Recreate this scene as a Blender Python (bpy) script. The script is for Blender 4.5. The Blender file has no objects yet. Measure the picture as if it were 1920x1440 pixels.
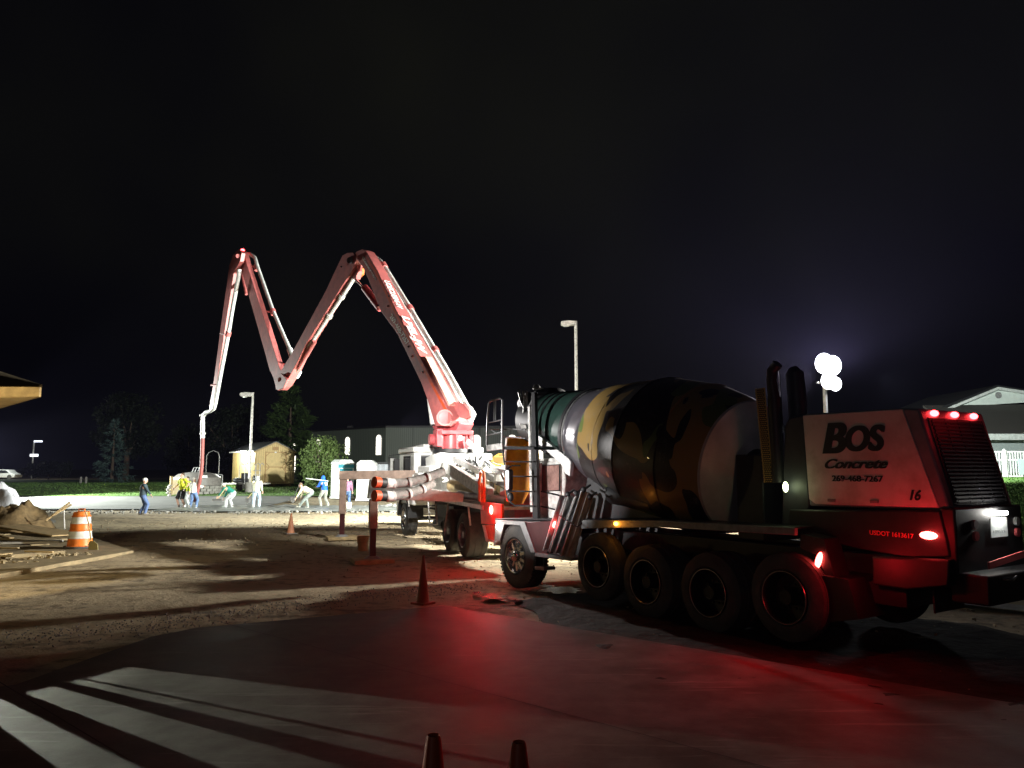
import bpy, bmesh, math, random
from math import radians, sin, cos, pi, sqrt, atan2
from mathutils import Vector, Matrix, noise
random.seed(7)
scene = bpy.context.scene
COL = scene.collection
# ------------------------------------------------------------------ camera
FPX, HZ, CAMH = 1440.0, 880.0, 2.1
PITCH = math.atan((HZ - 720) / FPX)
cd = bpy.data.cameras.new('camera'); cam = bpy.data.objects.new('camera', cd); COL.objects.link(cam)
cam.location = (0, 0, CAMH); cam.rotation_euler = (pi / 2 + PITCH, 0, 0)
cd.sensor_width = 36; cd.lens = 27.0; cd.clip_start = 0.05; cd.clip_end = 3000
scene.camera = cam
# ------------------------------------------------------------------ world (night sky)
w = bpy.data.worlds.new("World"); scene.world = w; w.use_nodes = True
nt = w.node_tree; bg = nt.nodes['Background']
tc = nt.nodes.new('ShaderNodeTexCoord'); no = nt.nodes.new('ShaderNodeTexNoise'); no.inputs['Scale'].default_value = 1.6
no.inputs['Detail'].default_value = 3
cr = nt.nodes.new('ShaderNodeValToRGB')
cr.color_ramp.elements[0].position = 0.42; cr.color_ramp.elements[0].color = (.0010, .0010, .0022, 1)
cr.color_ramp.elements[1].position = 0.75; cr.color_ramp.elements[1].color = (.0052, .0053, .0038, 1)
nt.links.new(tc.outputs['Generated'], no.inputs['Vector']); nt.links.new(no.outputs['Fac'], cr.inputs['Fac'])
nt.links.new(cr.outputs['Color'], bg.inputs['Color']); bg.inputs['Strength'].default_value = 1.0
scene.view_settings.view_transform = 'Standard'; scene.view_settings.look = 'None'
scene.view_settings.exposure = 0; scene.view_settings.gamma = 1
# ------------------------------------------------------------------ lamps
def lamp(name, loc, power, color, radius=.1, target=None, size=None, blend=.3, parent=None):
    l = bpy.data.lights.new(name, 'SPOT' if target else 'POINT')
    l.energy = power; l.color = color; l.shadow_soft_size = radius
    o = bpy.data.objects.new(name, l); COL.objects.link(o); o.location = loc
    if target:
        d = Vector(target) - Vector(loc); o.rotation_euler = d.to_track_quat('-Z', 'Y').to_euler()
        l.spot_size = radians(size); l.spot_blend = blend
    return o
COOL = (.93, 1, .93); WHITE = (1, .97, .88); WARM = (1, .80, .45); RED = (1, .012, .02)
TOWER = Vector((8.6, 21.0, 4.75))
lamp('tower_light', TOWER + Vector((-.25, -.1, -.1)), 40000, WHITE, .2, (-12, 33, 3.2), 152, .8)
lamp('tower_halo_fill', TOWER + Vector((-.1, -.35, .0)), 24000, (.86, .82, 1), .2, TOWER + Vector((-5, -13, 12)), 112, .5)  # added lamp tilted upward, gives the haze a halo round the tower
lamp('tower_light_spill', TOWER + Vector((.3, -.3, .0)), 90, (.95, .95, 1), .2)
lamp('pump_deck_fill', (-2.5, 20.2, 3.7), 1150, (1, .98, .92), .1, (-2.7, 23.4, 2.2), 92, .5)  # added fill without fixture, whitens the pump cab back and deck
lamp('site_light', (-36, 49.5, 4.2), 65000, COOL, .3, (-22, 49, -1), 78, .6)
lamp('crew_fill_light', (1.2, 33.5, 4.3), 36000, (.95, 1, .92), .2, (-13, 43, .5), 118, .4)  # added unseen fill for the crew, shed and ground, no tower stands here
lamp('mixer_front_fill', (-2.9, 19.6, 3.3), 1500, (1, .96, .93), .08, (1.0, 13.6, 2.4), 44, .6)  # added fill on the mixer front and orange chute, no fixture
lamp('boom_fill_light', (-36, 49.5, 4.4), 26000, COOL, .3, (-10.3, 34.0, 8.5), 22, .5)  # added fill for the near side of the boom
lamp('mixer_cab_fill', (-7.9, 9.9, 2.2), 6500, (1, .98, .97), .06, (.35, 13.4, 2.25), 22, .6)  # added fill that brightens the mixer door, chutes and front tyres
lamp('work_light_a', (-7.9, 9.8, 2.0), 11000, (.95, 1, .84), .018, (-3.1, 7.05, .0), 50, .3)
lamp('behind_camera_fill', (-7, -13, 6.5), 240, (1, .93, .95), .4)  # added weak fill behind the camera, lifts the drum head and hood
lamp('work_light_b', (-8.3, 9.6, 2.2), 1100, WARM, .08, (-11.5, 19.0, .9), 62, .25)
lamp('interior_light', (-12.2, 13.2, 1.9), 80, (1, .74, .28), .12)
# ------------------------------------------------------------------ geometry helpers
CP, SP = cos(PITCH), sin(PITCH)
def ray(px, py):
    a = (px - 960) / FPX; b = (720 - py) / FPX
    return Vector((a, CP - SP * b, SP + CP * b))
def atY(px, py, Y):
    r = ray(px, py); return Vector((0, 0, CAMH)) + r * (Y / r.y)
def gnd(px, py, z=0.0):
    r = ray(px, py); return Vector((0, 0, CAMH)) + r * ((z - CAMH) / r.z)
def smooth(a, b, t):
    t = min(1, max(0, (t - a) / (b - a))); return t * t * (3 - 2 * t)
def gz(x, y):
    return .7 * smooth(43, 66, y) + 1.6 * smooth(15, 42, y) * smooth(11, 22, x - .15 * (y - 20))
class Frame:
    """vehicle frame: O on the left side plane, u rearward, v to the right, z up; local coords (v,-u,z)"""
    def __init__(s, O, ang):
        s.a = ang; s.O = Vector((O[0], O[1], 0)); s.f = Vector((-sin(ang), cos(ang), 0)); s.L = Vector((-s.f.y, s.f.x, 0))
    def w(s, u, v, z): return s.O - s.f * u - s.L * v + Vector((0, 0, z))
    def loc(s, P):
        d = Vector(P) - s.O; return Vector((-d.dot(s.L), d.dot(s.f), d.z))
    def inv(s, px, py, v=0):
        r = ray(px, py); p0 = s.O - s.L * v
        t = (p0 - Vector((0, 0, 0))).dot(s.L) / r.dot(s.L)
        P = Vector((0, 0, CAMH)) + r * t
        return (-(P - p0).dot(s.f), P.z)
    def p(s, px, py, v=0):
        u, z = s.inv(px, py, v); return Vector((v, -u, z))
class MB:
    def __init__(s): s.v = []; s.f = []
    def add(s, vs, fs):
        n = len(s.v); s.v += [tuple(q) for q in vs]; s.f += [tuple(i + n for i in f) for f in fs]; return s
    def box(s, a, b):
        x0, y0, z0 = a; x1, y1, z1 = b
        vs = [(x0,y0,z0),(x1,y0,z0),(x1,y1,z0),(x0,y1,z0),(x0,y0,z1),(x1,y0,z1),(x1,y1,z1),(x0,y1,z1)]
        return s.add(vs, [(0,3,2,1),(4,5,6,7),(0,1,5,4),(1,2,6,5),(2,3,7,6),(3,0,4,7)])
    def beam(s, p, q, w_, h, up=(0, 0, 1), w2=None, h2=None):
        p = Vector(p); q = Vector(q); d = (q - p).normalized(); up = Vector(up)
        if abs(d.dot(up)) > .98: up = Vector((0, 1, 0))
        sx = d.cross(up).normalized(); uz = sx.cross(d).normalized()
        w2 = w2 or w_; h2 = h2 or h; vs = []
        for c, ww, hh in ((p, w_, h), (q, w2, h2)):
            for a, b in ((-1,-1),(1,-1),(1,1),(-1,1)): vs.append(c + sx * a * ww / 2 + uz * b * hh / 2)
        return s.add(vs, [(0,1,2,3),(7,6,5,4),(0,4,5,1),(1,5,6,2),(2,6,7,3),(3,7,4,0)])
    def tube(s, pts, r, n=10, caps=True, closed=False):
        pts = [Vector(p) for p in pts]; m = len(pts)
        rs = r if isinstance(r, (list, tuple)) else [r] * m
        vs = []; prev = None
        for i, p in enumerate(pts):
            if closed: d = (pts[(i + 1) % m] - pts[i - 1]).normalized()
            else: d = (pts[min(i + 1, m - 1)] - pts[max(i - 1, 0)]).normalized()
            if prev is None:
                a = Vector((0, 0, 1)) if abs(d.z) < .9 else Vector((1, 0, 0)); sx = d.cross(a).normalized()
            else:
                sx = (prev - d * prev.dot(d)).normalized()
            prev = sx; sy = d.cross(sx)
            for k in range(n):
                t = 2 * pi * k / n; vs.append(p + (sx * cos(t) + sy * sin(t)) * rs[i])
        fs = []
        for i in range(m if closed else m - 1):
            j = (i + 1) % m
            for k in range(n): fs.append((i*n+k, i*n+(k+1)%n, j*n+(k+1)%n, j*n+k))
        if caps and not closed: fs += [tuple(range(n))[::-1], tuple((m-1)*n + k for k in range(n))]
        return s.add(vs, fs)
    def cyl(s, p, q, r, r2=None, n=20): return s.tube([p, q], [r, r if r2 is None else r2], n)
    def lathe(s, prof, p0, axis, n=48, up=(0, 0, 1)):
        """prof [(t,r)]"""
        p0 = Vector(p0); ax = Vector(axis).normalized(); a = Vector(up) if abs(ax.dot(Vector(up))) < .95 else Vector((0, 1, 0))
        sx = ax.cross(a).normalized(); sy = ax.cross(sx); vs = []; fs = []; m = len(prof)
        for t, r in prof:
            for k in range(n):
                th = 2 * pi * k / n; vs.append(p0 + ax * t + (sx * cos(th) + sy * sin(th)) * max(r, 1e-4))
        for i in range(m - 1):
            for k in range(n): fs.append((i*n+k, i*n+(k+1)%n, (i+1)*n+(k+1)%n, (i+1)*n+k))
        return s.add(vs, fs)
    def prism(s, poly, fm, w0, w1):
        n = len(poly); vs = [fm(a, b, w0) for a, b in poly] + [fm(a, b, w1) for a, b in poly]
        fs = [tuple(range(n))[::-1], tuple(range(n, 2*n))] + [(i, (i+1)%n, n+(i+1)%n, n+i) for i in range(n)]
        return s.add(vs, fs)
    def ell(s, c, r, nu=14, nv=9, rot=None):
        c = Vector(c); vs = []; fs = []
        r = (r, r, r) if isinstance(r, (int, float)) else r
        for j in range(nv + 1):
            ph = pi * j / nv
            for i in range(nu):
                th = 2 * pi * i / nu; q = Vector((r[0]*sin(ph)*cos(th), r[1]*sin(ph)*sin(th), r[2]*cos(ph)))
                if rot: q = rot @ q
                vs.append(c + q)
        for j in range(nv):
            for i in range(nu): fs.append((j*nu+i, j*nu+(i+1)%nu, (j+1)*nu+(i+1)%nu, (j+1)*nu+i))
        return s.add(vs, fs)
    def build(s, name, mat, parent=None, bevel=0, ang=35, remesh=None, label=None):
        me = bpy.data.meshes.new(name); me.from_pydata(s.v, [], s.f); me.validate(); me.update()
        if mat: me.materials.append(mat)
        me.polygons.foreach_set('use_smooth', [True] * len(me.polygons))
        try: me.set_sharp_from_angle(angle=radians(ang))
        except Exception: pass
        o = bpy.data.objects.new(name, me); COL.objects.link(o)
        if parent: o.parent = parent
        if remesh:
            m = o.modifiers.new('Remesh', 'REMESH'); m.mode = 'VOXEL'; m.voxel_size = remesh; m.use_smooth_shade = True
        if bevel:
            m = o.modifiers.new('Bevel', 'BEVEL'); m.width = bevel; m.segments = 2; m.limit_method = 'ANGLE'; m.angle_limit = radians(40)
            m.harden_normals = False
        if label: o['label'] = label
        return o
def tag(o, label=None, cat=None, group=None, kind=None):
    if label: o['label'] = label
    if cat: o['category'] = cat
    if group: o['group'] = group
    if kind: o['kind'] = kind
    return o
def empty(name, loc=(0, 0, 0), rz=0, label=None, cat=None, group=None):
    o = bpy.data.objects.new(name, None); COL.objects.link(o); o.location = loc; o.rotation_euler = (0, 0, rz)
    o.empty_display_size = .3
    return tag(o, label, cat, group)
def copy_tree(o, parent=None):
    c = o.copy(); COL.objects.link(c); c.parent = parent
    for ch in [q for q in o.children]: copy_tree(ch, c)
    return c
# ------------------------------------------------------------------ materials
def mat(name, col, rough=.6, metal=0, var=0., vscale=6., col2=None, bump=0., bscale=30., emit=None, es=0, alpha=1, spec=.5, ramp=(.35, .65), coat=0, trans=0):
    m = bpy.data.materials.new(name); m.use_nodes = True; n = m.node_tree; b = n.nodes['Principled BSDF']
    b.inputs['Base Color'].default_value = (*col, 1); b.inputs['Roughness'].default_value = rough
    b.inputs['Metallic'].default_value = metal; b.inputs['Specular IOR Level'].default_value = spec
    if coat: b.inputs['Coat Weight'].default_value = coat
    if trans: b.inputs['Transmission Weight'].default_value = trans
    if emit: b.inputs['Emission Color'].default_value = (*emit, 1); b.inputs['Emission Strength'].default_value = es
    if var or col2:
        t = n.nodes.new('ShaderNodeTexCoord'); x = n.nodes.new('ShaderNodeTexNoise'); x.inputs['Scale'].default_value = vscale
        x.inputs['Detail'].default_value = 6; x.inputs['Roughness'].default_value = .62
        r = n.nodes.new('ShaderNodeValToRGB'); c2 = col2 or tuple(max(0, c * (1 - var)) for c in col)
        r.color_ramp.elements[0].position = ramp[0]; r.color_ramp.elements[0].color = (*c2, 1)
        r.color_ramp.elements[1].position = ramp[1]; r.color_ramp.elements[1].color = (*col, 1)
        n.links.new(t.outputs['Object'], x.inputs['Vector']); n.links.new(x.outputs['Fac'], r.inputs['Fac'])
        n.links.new(r.outputs['Color'], b.inputs['Base Color'])
    if bump:
        t = n.nodes.new('ShaderNodeTexCoord'); x = n.nodes.new('ShaderNodeTexNoise'); x.inputs['Scale'].default_value = bscale
        x.inputs['Detail'].default_value = 5
        u = n.nodes.new('ShaderNodeBump'); u.inputs['Strength'].default_value = bump; u.inputs['Distance'].default_value = .03
        n.links.new(t.outputs['Object'], x.inputs['Vector']); n.links.new(x.outputs['Fac'], u.inputs['Height'])
        n.links.new(u.outputs['Normal'], b.inputs['Normal'])
    return m
M = {}
M['rubber'] = mat('rubber', (.05, .05, .05), .8, var=.45, vscale=5, col2=(.09, .085, .075), bump=.3, bscale=60)
M['chrome'] = mat('chrome', (.75, .75, .76), .18, 1, bump=.05)
M['steelrim'] = mat('steel_rim', (.5, .5, .5), .35, .8, var=.5, vscale=8)
M['darkrim'] = mat('dark_rim', (.05, .045, .045), .45, .6, var=.4)
M['rimlip'] = mat('rim_lip', (.42, .38, .38), .3, .9)
M['white'] = mat('white_paint', (.72, .72, .70), .38, var=.25, vscale=7, ramp=(.3, .55))
M['dirtywhite'] = mat('dirty_white', (.62, .60, .56), .5, var=.5, vscale=9, ramp=(.35, .6))
M['hood'] = mat('hood_white', (.68, .66, .64), .45, vscale=3.2, col2=(.46, .43, .40), ramp=(.30, .56))
M['greypaint'] = mat('grey_paint', (.30, .30, .30), .45, var=.4, vscale=8)
M['band'] = mat('grey_band', (.20, .23, .26), .45, var=.3)
M['dark'] = mat('dark_steel', (.018, .018, .02), .5, var=.4, vscale=10)
M['black'] = mat('black_plastic', (.008, .008, .009), .55)
M['maroon'] = mat('maroon_panel', (.06, .012, .014), .45, var=.3)
M['glass'] = mat('cab_glass', (.03, .03, .035), .06, spec=.8)
M['boomred'] = mat('boom_red', (.50, .135, .125), .45, var=.28, vscale=4, col2=(.34, .10, .10))
M['turretred'] = mat('turret_red', (.52, .09, .10), .35, var=.35)
M['orange'] = mat('orange_paint', (.80, .20, .02), .45, var=.35, vscale=6)
M['orangechute'] = mat('orange_chute', (1.0, .40, .01), .5, vscale=4, col2=(.75, .20, .008))
M['redorange'] = mat('redorange', (.75, .10, .03), .45, var=.3)
M['pipe'] = mat('pipe_white', (.68, .70, .68), .35, var=.3, vscale=5)
M['hose'] = mat('hose_grey', (.34, .32, .30), .7, var=.4, vscale=12, bump=.3)
M['wood'] = mat('raw_wood', (.46, .34, .17), .75, var=.4, vscale=5, bump=.2)
M['plywood'] = mat('plywood', (.30, .235, .13), .8, var=.45, vscale=3.5, bump=.2)
M['outrig'] = mat('outrigger_paint', (.40, .28, .22), .5, var=.4, vscale=6)
M['letter_black'] = mat('letter_black', (.012, .012, .012), .5)
M['letter_white'] = mat('letter_white', (.8, .78, .76), .45)
M['letter_red'] = mat('letter_red', (.75, .14, .14), .5)
M['skin'] = mat('skin', (.55, .33, .24), .6)
M['concrete_grey'] = mat('cured_concrete', (.36, .35, .32), .7, var=.35, vscale=3, bump=.25)
def em(name, col, s): return mat(name, (.02, .02, .02), .5, emit=col, es=s)
M['e_red'] = em('lit_red_lens', (1, .035, .04), 26)
M['e_redhot'] = em('lit_red_lens_small', (1, .06, .05), 30)
M['e_amber'] = em('lit_amber_lens', (1, .33, .03), 22)
M['e_white'] = em('lit_white_lens', (1, .97, .9), 60)
M['e_tower'] = em('lit_flood_lens', (.95, .97, 1), 12)
M['e_win'] = em('lit_window', (1, .93, .80), 3.2)
M['e_green'] = em('lit_green_white_lens', (.85, 1, .55), 8)

# ================================================================== SETTING
def sheet(name, poly, z, m, kind='structure', thick=0):
    mb = MB()
    if thick: mb.prism(poly, lambda a, b, w: (a, b, w), z - thick, z)
    else: mb.add([(a, b, z) for a, b in poly], [tuple(range(len(poly)))])
    return tag(mb.build(name, m), kind=kind)
# ground: terrain grid, fine near, coarse far, in one mesh
def ground_mesh():
    xs = [-1500, -700, -300, -150, -90] + [-60 + i * 2 for i in range(18)] + [-25 + i * .16 for i in range(280)] + [20 + i * 1.5 for i in range(30)] + [80, 150, 300, 700, 1500]
    ys = [-300, -60, -10] + [-4 + i for i in range(9)] + [5 + i * .13 for i in range(330)] + [48 + i * 1.2 for i in range(50)] + [110, 130, 170, 250, 500, 1000, 2500]
    vs = []; fs = []
    for y in ys:
        for x in xs:
            z = gz(x, y) - .05
            if -26 < x < 20 and 4 < y < 50:
                k = smooth(5, 7, y) * (1 - smooth(45, 49, y)) * smooth(-26, -24, x) * (1 - smooth(18, 20, x))
                # ruts run roughly along the haul direction
                s_ = x * .83 + y * .55; t_ = -x * .55 + y * .83
                n1 = noise.noise(Vector((s_ * .09, t_ * 1.0, 1.3))); n2 = noise.noise(Vector((x * 1.3, y * 1.3, 4)))
                n3 = noise.noise(Vector((x * 4, y * 4, 9))); n4 = noise.noise(Vector((x * .25, y * .25, 2)))
                z += k * (.036 * n1 + .022 * n2 + .012 * n3 + .045 * n4)
            vs.append((x, y, z))
    W = len(xs)
    for j in range(len(ys) - 1):
        for i in range(W - 1): fs.append((j*W+i, j*W+i+1, (j+1)*W+i+1, (j+1)*W+i))
    mb = MB(); mb.v = vs; mb.f = fs; return mb
gm = bpy.data.materials.new('ground_dirt'); gm.use_nodes = True
def ground_material(m, c_dirt, c_dirt2):
    n = m.node_tree; b = n.nodes['Principled BSDF']; L = n.links.new
    t = n.nodes.new('ShaderNodeTexCoord')
    def noi(s, d=8, r=.6, v=None):
        x = n.nodes.new('ShaderNodeTexNoise'); x.inputs['Scale'].default_value = s; x.inputs['Detail'].default_value = d; x.inputs['Roughness'].default_value = r
        L(v or t.outputs['Object'], x.inputs['Vector']); return x
    mp = n.nodes.new('ShaderNodeMapping'); mp.inputs['Rotation'].default_value = (0, 0, radians(-12)); mp.inputs['Scale'].default_value = (.12, 1, 1)
    L(t.outputs['Object'], mp.inputs['Vector'])
    a = noi(1.1, 8, .65, mp.outputs['Vector']); c = noi(5, 6); e = noi(.12, 3)
    mx = n.nodes.new('ShaderNodeMath'); mx.operation = 'ADD'; L(a.outputs['Fac'], mx.inputs[0]); L(c.outputs['Fac'], mx.inputs[1])
    r = n.nodes.new('ShaderNodeValToRGB'); r.color_ramp.elements[0].position = .78; r.color_ramp.elements[1].position = 1.12
    ml = n.nodes.new('ShaderNodeMath'); ml.operation = 'MULTIPLY'; ml.inputs[1].default_value = 1.0; L(mx.outputs[0], ml.inputs[0]); L(ml.outputs[0], r.inputs['Fac'])
    r.color_ramp.elements[0].position = .8; r.color_ramp.elements[1].position = 1.0
    r.color_ramp.elements[0].color = (*c_dirt2, 1); r.color_ramp.elements[1].color = (*c_dirt, 1)
    L(r.outputs['Color'], b.inputs['Base Color']); b.inputs['Roughness'].default_value = .85
    f = noi(22, 6); g = noi(3.5, 5)
    u = n.nodes.new('ShaderNodeBump'); u.inputs['Strength'].default_value = .7; u.inputs['Distance'].default_value = .03; L(f.outputs['Fac'], u.inputs['Height'])
    u2 = n.nodes.new('ShaderNodeBump'); u2.inputs['Strength'].default_value = .6; u2.inputs['Distance'].default_value = .08
    L(g.outputs['Fac'], u2.inputs['Height']); L(u.outputs['Normal'], u2.inputs['Normal']); L(u2.outputs['Normal'], b.inputs['Normal'])
ground_material(gm, (.37, .295, .185), (.14, .108, .066))
tag(ground_mesh().build('ground', gm, ang=180), kind='structure')

# concrete slab in the foreground with joints and stains
def slab_material():
    m = bpy.data.materials.new('foreground_slab'); m.use_nodes = True; n = m.node_tree; b = n.nodes['Principled BSDF']; L = n.links.new
    t = n.nodes.new('ShaderNodeTexCoord')
    a = n.nodes.new('ShaderNodeTexNoise'); a.inputs['Scale'].default_value = 1.3; a.inputs['Detail'].default_value = 12; a.inputs['Roughness'].default_value = .68; L(t.outputs['Object'], a.inputs['Vector'])
    r = n.nodes.new('ShaderNodeValToRGB'); r.color_ramp.elements[0].position = .38; r.color_ramp.elements[0].color = (.055, .047, .04, 1)
    r.color_ramp.elements[1].position = .62; r.color_ramp.elements[1].color = (.125, .12, .108, 1); L(a.outputs['Fac'], r.inputs['Fac'])
    # tyre scuffs: stretched noise
    mp = n.nodes.new('ShaderNodeMapping'); mp.inputs['Rotation'].default_value = (0, 0, radians(52)); mp.inputs['Scale'].default_value = (.45, 7, 1); L(t.outputs['Object'], mp.inputs['Vector'])
    s = n.nodes.new('ShaderNodeTexNoise'); s.inputs['Scale'].default_value = 1.6; s.inputs['Detail'].default_value = 7; s.inputs['Distortion'].default_value = 1.2; L(mp.outputs['Vector'], s.inputs['Vector'])
    r2 = n.nodes.new('ShaderNodeValToRGB'); r2.color_ramp.elements[0].position = .60; r2.color_ramp.elements[0].color = (0, 0, 0, 1); r2.color_ramp.elements[1].position = .72
    r2.color_ramp.elements[1].color = (.5, .5, .5, 1); L(s.outputs['Fac'], r2.inputs['Fac'])
    mx = n.nodes.new('ShaderNodeMix'); mx.data_type = 'RGBA'; L(r2.outputs['Color'], mx.inputs['Factor']); L(r.outputs['Color'], mx.inputs['A']); mx.inputs['B'].default_value = (.24, .235, .22, 1)
    L(mx.outputs['Result'], b.inputs['Base Color'])
    q = n.nodes.new('ShaderNodeMapRange'); q.inputs['To Min'].default_value = .42; q.inputs['To Max'].default_value = .75; L(a.outputs['Fac'], q.inputs['Value']); L(q.outputs['Result'], b.inputs['Roughness']); b.inputs['Specular IOR Level'].default_value = .16
    f = n.nodes.new('ShaderNodeTexNoise'); f.inputs['Scale'].default_value = 60; f.inputs['Detail'].default_value = 4; L(t.outputs['Object'], f.inputs['Vector'])
    u = n.nodes.new('ShaderNodeBump'); u.inputs['Strength'].default_value = .25; u.inputs['Distance'].default_value = .01; L(f.outputs['Fac'], u.inputs['Height']); L(u.outputs['Normal'], b.inputs['Normal'])
    return m
slabm = slab_material()
def G(px, py, z=0): p = gnd(px, py, z); return (p.x, p.y)
c0 = G(832, 1140); c1 = G(1925, 1330); cl = G(370, 1182); cm = G(30, 1290)
sheet('concrete_slab', [c0, c1, (9.5, -1), (9.5, -6), (-7.5, -6), (-6.4, 6.4), cm, (cl[0] - .35, cl[1] - .55), cl], .035, slabm, thick=.09)
# saw joints, as thin recess strips laid on the slab
jm = mat('joint_dark', (.03, .028, .025), .9)
def strip(name, a, b, wd, z, m, kind='structure'):
    a = Vector((*a, 0)); b = Vector((*b, 0)); d = (b - a).normalized(); s_ = Vector((-d.y, d.x, 0)) * wd / 2
    mb = MB(); mb.add([(a + s_) + Vector((0, 0, z)), (b + s_) + Vector((0, 0, z)), (b - s_) + Vector((0, 0, z)), (a - s_) + Vector((0, 0, z))], [(0, 1, 2, 3)])
    return tag(mb.build(name, m), kind=kind)
dv = (Vector((*c1, 0)) - Vector((*c0, 0))).normalized(); pv = Vector((dv.y, -dv.x, 0))
for k in (1, 2):
    a = Vector((*c0, 0)) + pv * 2.9 * k - dv * (1.5 * k); strip('slab_joint', (a.x, a.y), (a.x + dv.x * 9, a.y + dv.y * 9), .012, .039, jm)
# asphalt road at left
road = mat('road_asphalt', (.20, .20, .19), .75, var=.3, vscale=.6, bump=.2, bscale=40)
def draped(name, polyfn, m, xs, ys, off, kind='structure'):
    mb = MB(); W = len(xs)
    vs = []
    for y in ys:
        for x in xs:
            X, Y = polyfn(x, y); vs.append((X, Y, gz(X, Y) + off))
    mb.v = vs; mb.f = [(j*W+i, j*W+i+1, (j+1)*W+i+1, (j+1)*W+i) for j in range(len(ys)-1) for i in range(W-1)]
    return tag(mb.build(name, m, ang=180), kind=kind)
draped('road', lambda s, t: (-80 + s * 66, 40.5 + t * 13.5 + .03 * (s - .5) * 20), road, [i / 40 for i in range(41)], [i / 12 for i in range(13)], .03)
# lawns
grass = bpy.data.materials.new('lawn_grass'); grass.use_nodes = True
ground_material(grass, (.105, .20, .035), (.05, .115, .018))
tag(draped('lawn', lambda s, t: (-90 + s * 180, 52.5 + t * 50), grass, [i / 60 for i in range(61)], [i / 20 for i in range(21)], .06))
tag(draped('lawn_bank', lambda s, t: (10.5 + s * 60, 14.2 + t * 38 - s * 1), grass, [i / 40 for i in range(41)], [i / 30 for i in range(31)], .05))
# grass blades (stuff) on the visible lawn
def grass_tufts(name, n, rnd, h=.09, wd=.02):
    mb = MB()
    for _ in range(n):
        x, y = rnd(); z = gz(x, y) + .05; a = random.uniform(0, pi); hh = h * random.uniform(.5, 1.4); dx, dy = cos(a) * wd, sin(a) * wd; lx, ly = random.uniform(-.04, .04), random.uniform(-.04, .04)
        mb.add([(x - dx, y - dy, z), (x + dx, y + dy, z), (x + lx, y + ly, z + hh)], [(0, 1, 2)])
    return mb.build(name, blade, ang=180)
blade = mat('grass_blade', (.09, .19, .03), .7, var=.5, vscale=.5)
random.seed(3)
def _r1():
    y = random.uniform(53, 80); return (random.uniform(-.66, -.12) * y, y)
def _r2():
    y = random.uniform(14.5, 42); return (y * random.uniform(.58, .72), y)
tag(grass_tufts('grass', 26000, _r1, .05, .05), kind='stuff'); tag(grass_tufts('bank_grass', 14000, _r2, .05, .03), kind='stuff')
pudm = mat('puddle_water', (.010, .008, .006), .2, spec=.35, bump=.12, bscale=14)
random.seed(17)
for (cx_, cy_, rx, ry) in ((925, 1119, 30, 5), (895, 1113, 10, 2.5), (1052, 1107, 44, 7), (1020, 1100, 20, 3), (960, 1128, 22, 3)):
    pp = []
    for k in range(20):
        a_ = 2 * pi * k / 20; rr = random.uniform(.55, 1.15); pp.append(G(cx_ + cos(a_) * rx * rr, cy_ + sin(a_) * ry * rr))
    sheet('puddle', pp, .012, pudm)
# pavement strip by the rear of the mixer
strip('pavement', G(1780, 1128), G(2100, 1165), .55, .03, M['concrete_grey'])
# freshly poured concrete
def wet():
    mb = MB(); nx, ny = 120, 44; vs = []
    for j in range(ny + 1):
        for i in range(nx + 1):
            x = -18.3 + 14.5 * i / nx; y = 38.9 + .9 * noise.noise(Vector((x * .5, 0, 0))) + 4.8 * j / ny
            e = min(i, nx - i, j, ny - j) / 4.; e = min(1, e)
            z = .02 + e * (.08 + .07 * noise.noise(Vector((x * 1.6, y * 1.6, 3))) + .04 * noise.noise(Vector((x * 5, y * 5, 8))))
            vs.append((x, y, z + gz(x, y)))
    W = nx + 1; mb.v = vs; mb.f = [(j*W+i, j*W+i+1, (j+1)*W+i+1, (j+1)*W+i) for j in range(ny) for i in range(nx)]
    return mb.build('wet_concrete', mat('wet_concrete_mix', (.30, .31, .29), .35, var=.4, vscale=2, bump=.5, bscale=18), ang=180)
tag(wet(), kind='structure')
# low asphalt edge / broken lip along the road
def rubble(name, path, n, sz, m, spread=.4):
    mb = MB()
    for _ in range(n):
        t = random.random() * (len(path) - 1); i = int(t); f = t - i
        x = path[i][0] * (1-f) + path[i+1][0] * f + random.gauss(0, spread); y = path[i][1] * (1-f) + path[i+1][1] * f + random.gauss(0, spread)
        r = sz * random.uniform(.3, 1.2); z = gz(x, y)
        rot = Matrix.Rotation(random.uniform(0, 6), 3, (random.random(), random.random(), random.random() + .1))
        mb.ell((x, y, z + r * .15), (r, r * .7, r * .45), 6, 4, rot)
    return tag(mb.build(name, m, ang=20), kind='stuff')
random.seed(5)
rub = mat('rubble', (.30, .29, .26), .85, var=.5, vscale=3)
rubble('rubble', [(-30, 37.5), (-20, 38.3), (-12, 38.3), (-5, 38.8)], 420, .08, rub, .6)
rubble('gravel', [G(0, 1200), G(350, 1165), G(620, 1125), G(900, 1095)], 1300, .016, rub, .35)
rubble('clods', [(-14, 30), (-8, 27), (-2, 24), (4, 17), (6, 9)], 2200, .03, gm, 3.0)
rubble('roadside_stones', [atY(700, 928, 43)[:2], atY(760, 930, 42)[:2], atY(800, 932, 41)[:2]], 60, .22, M['concrete_grey'], .25)
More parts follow.
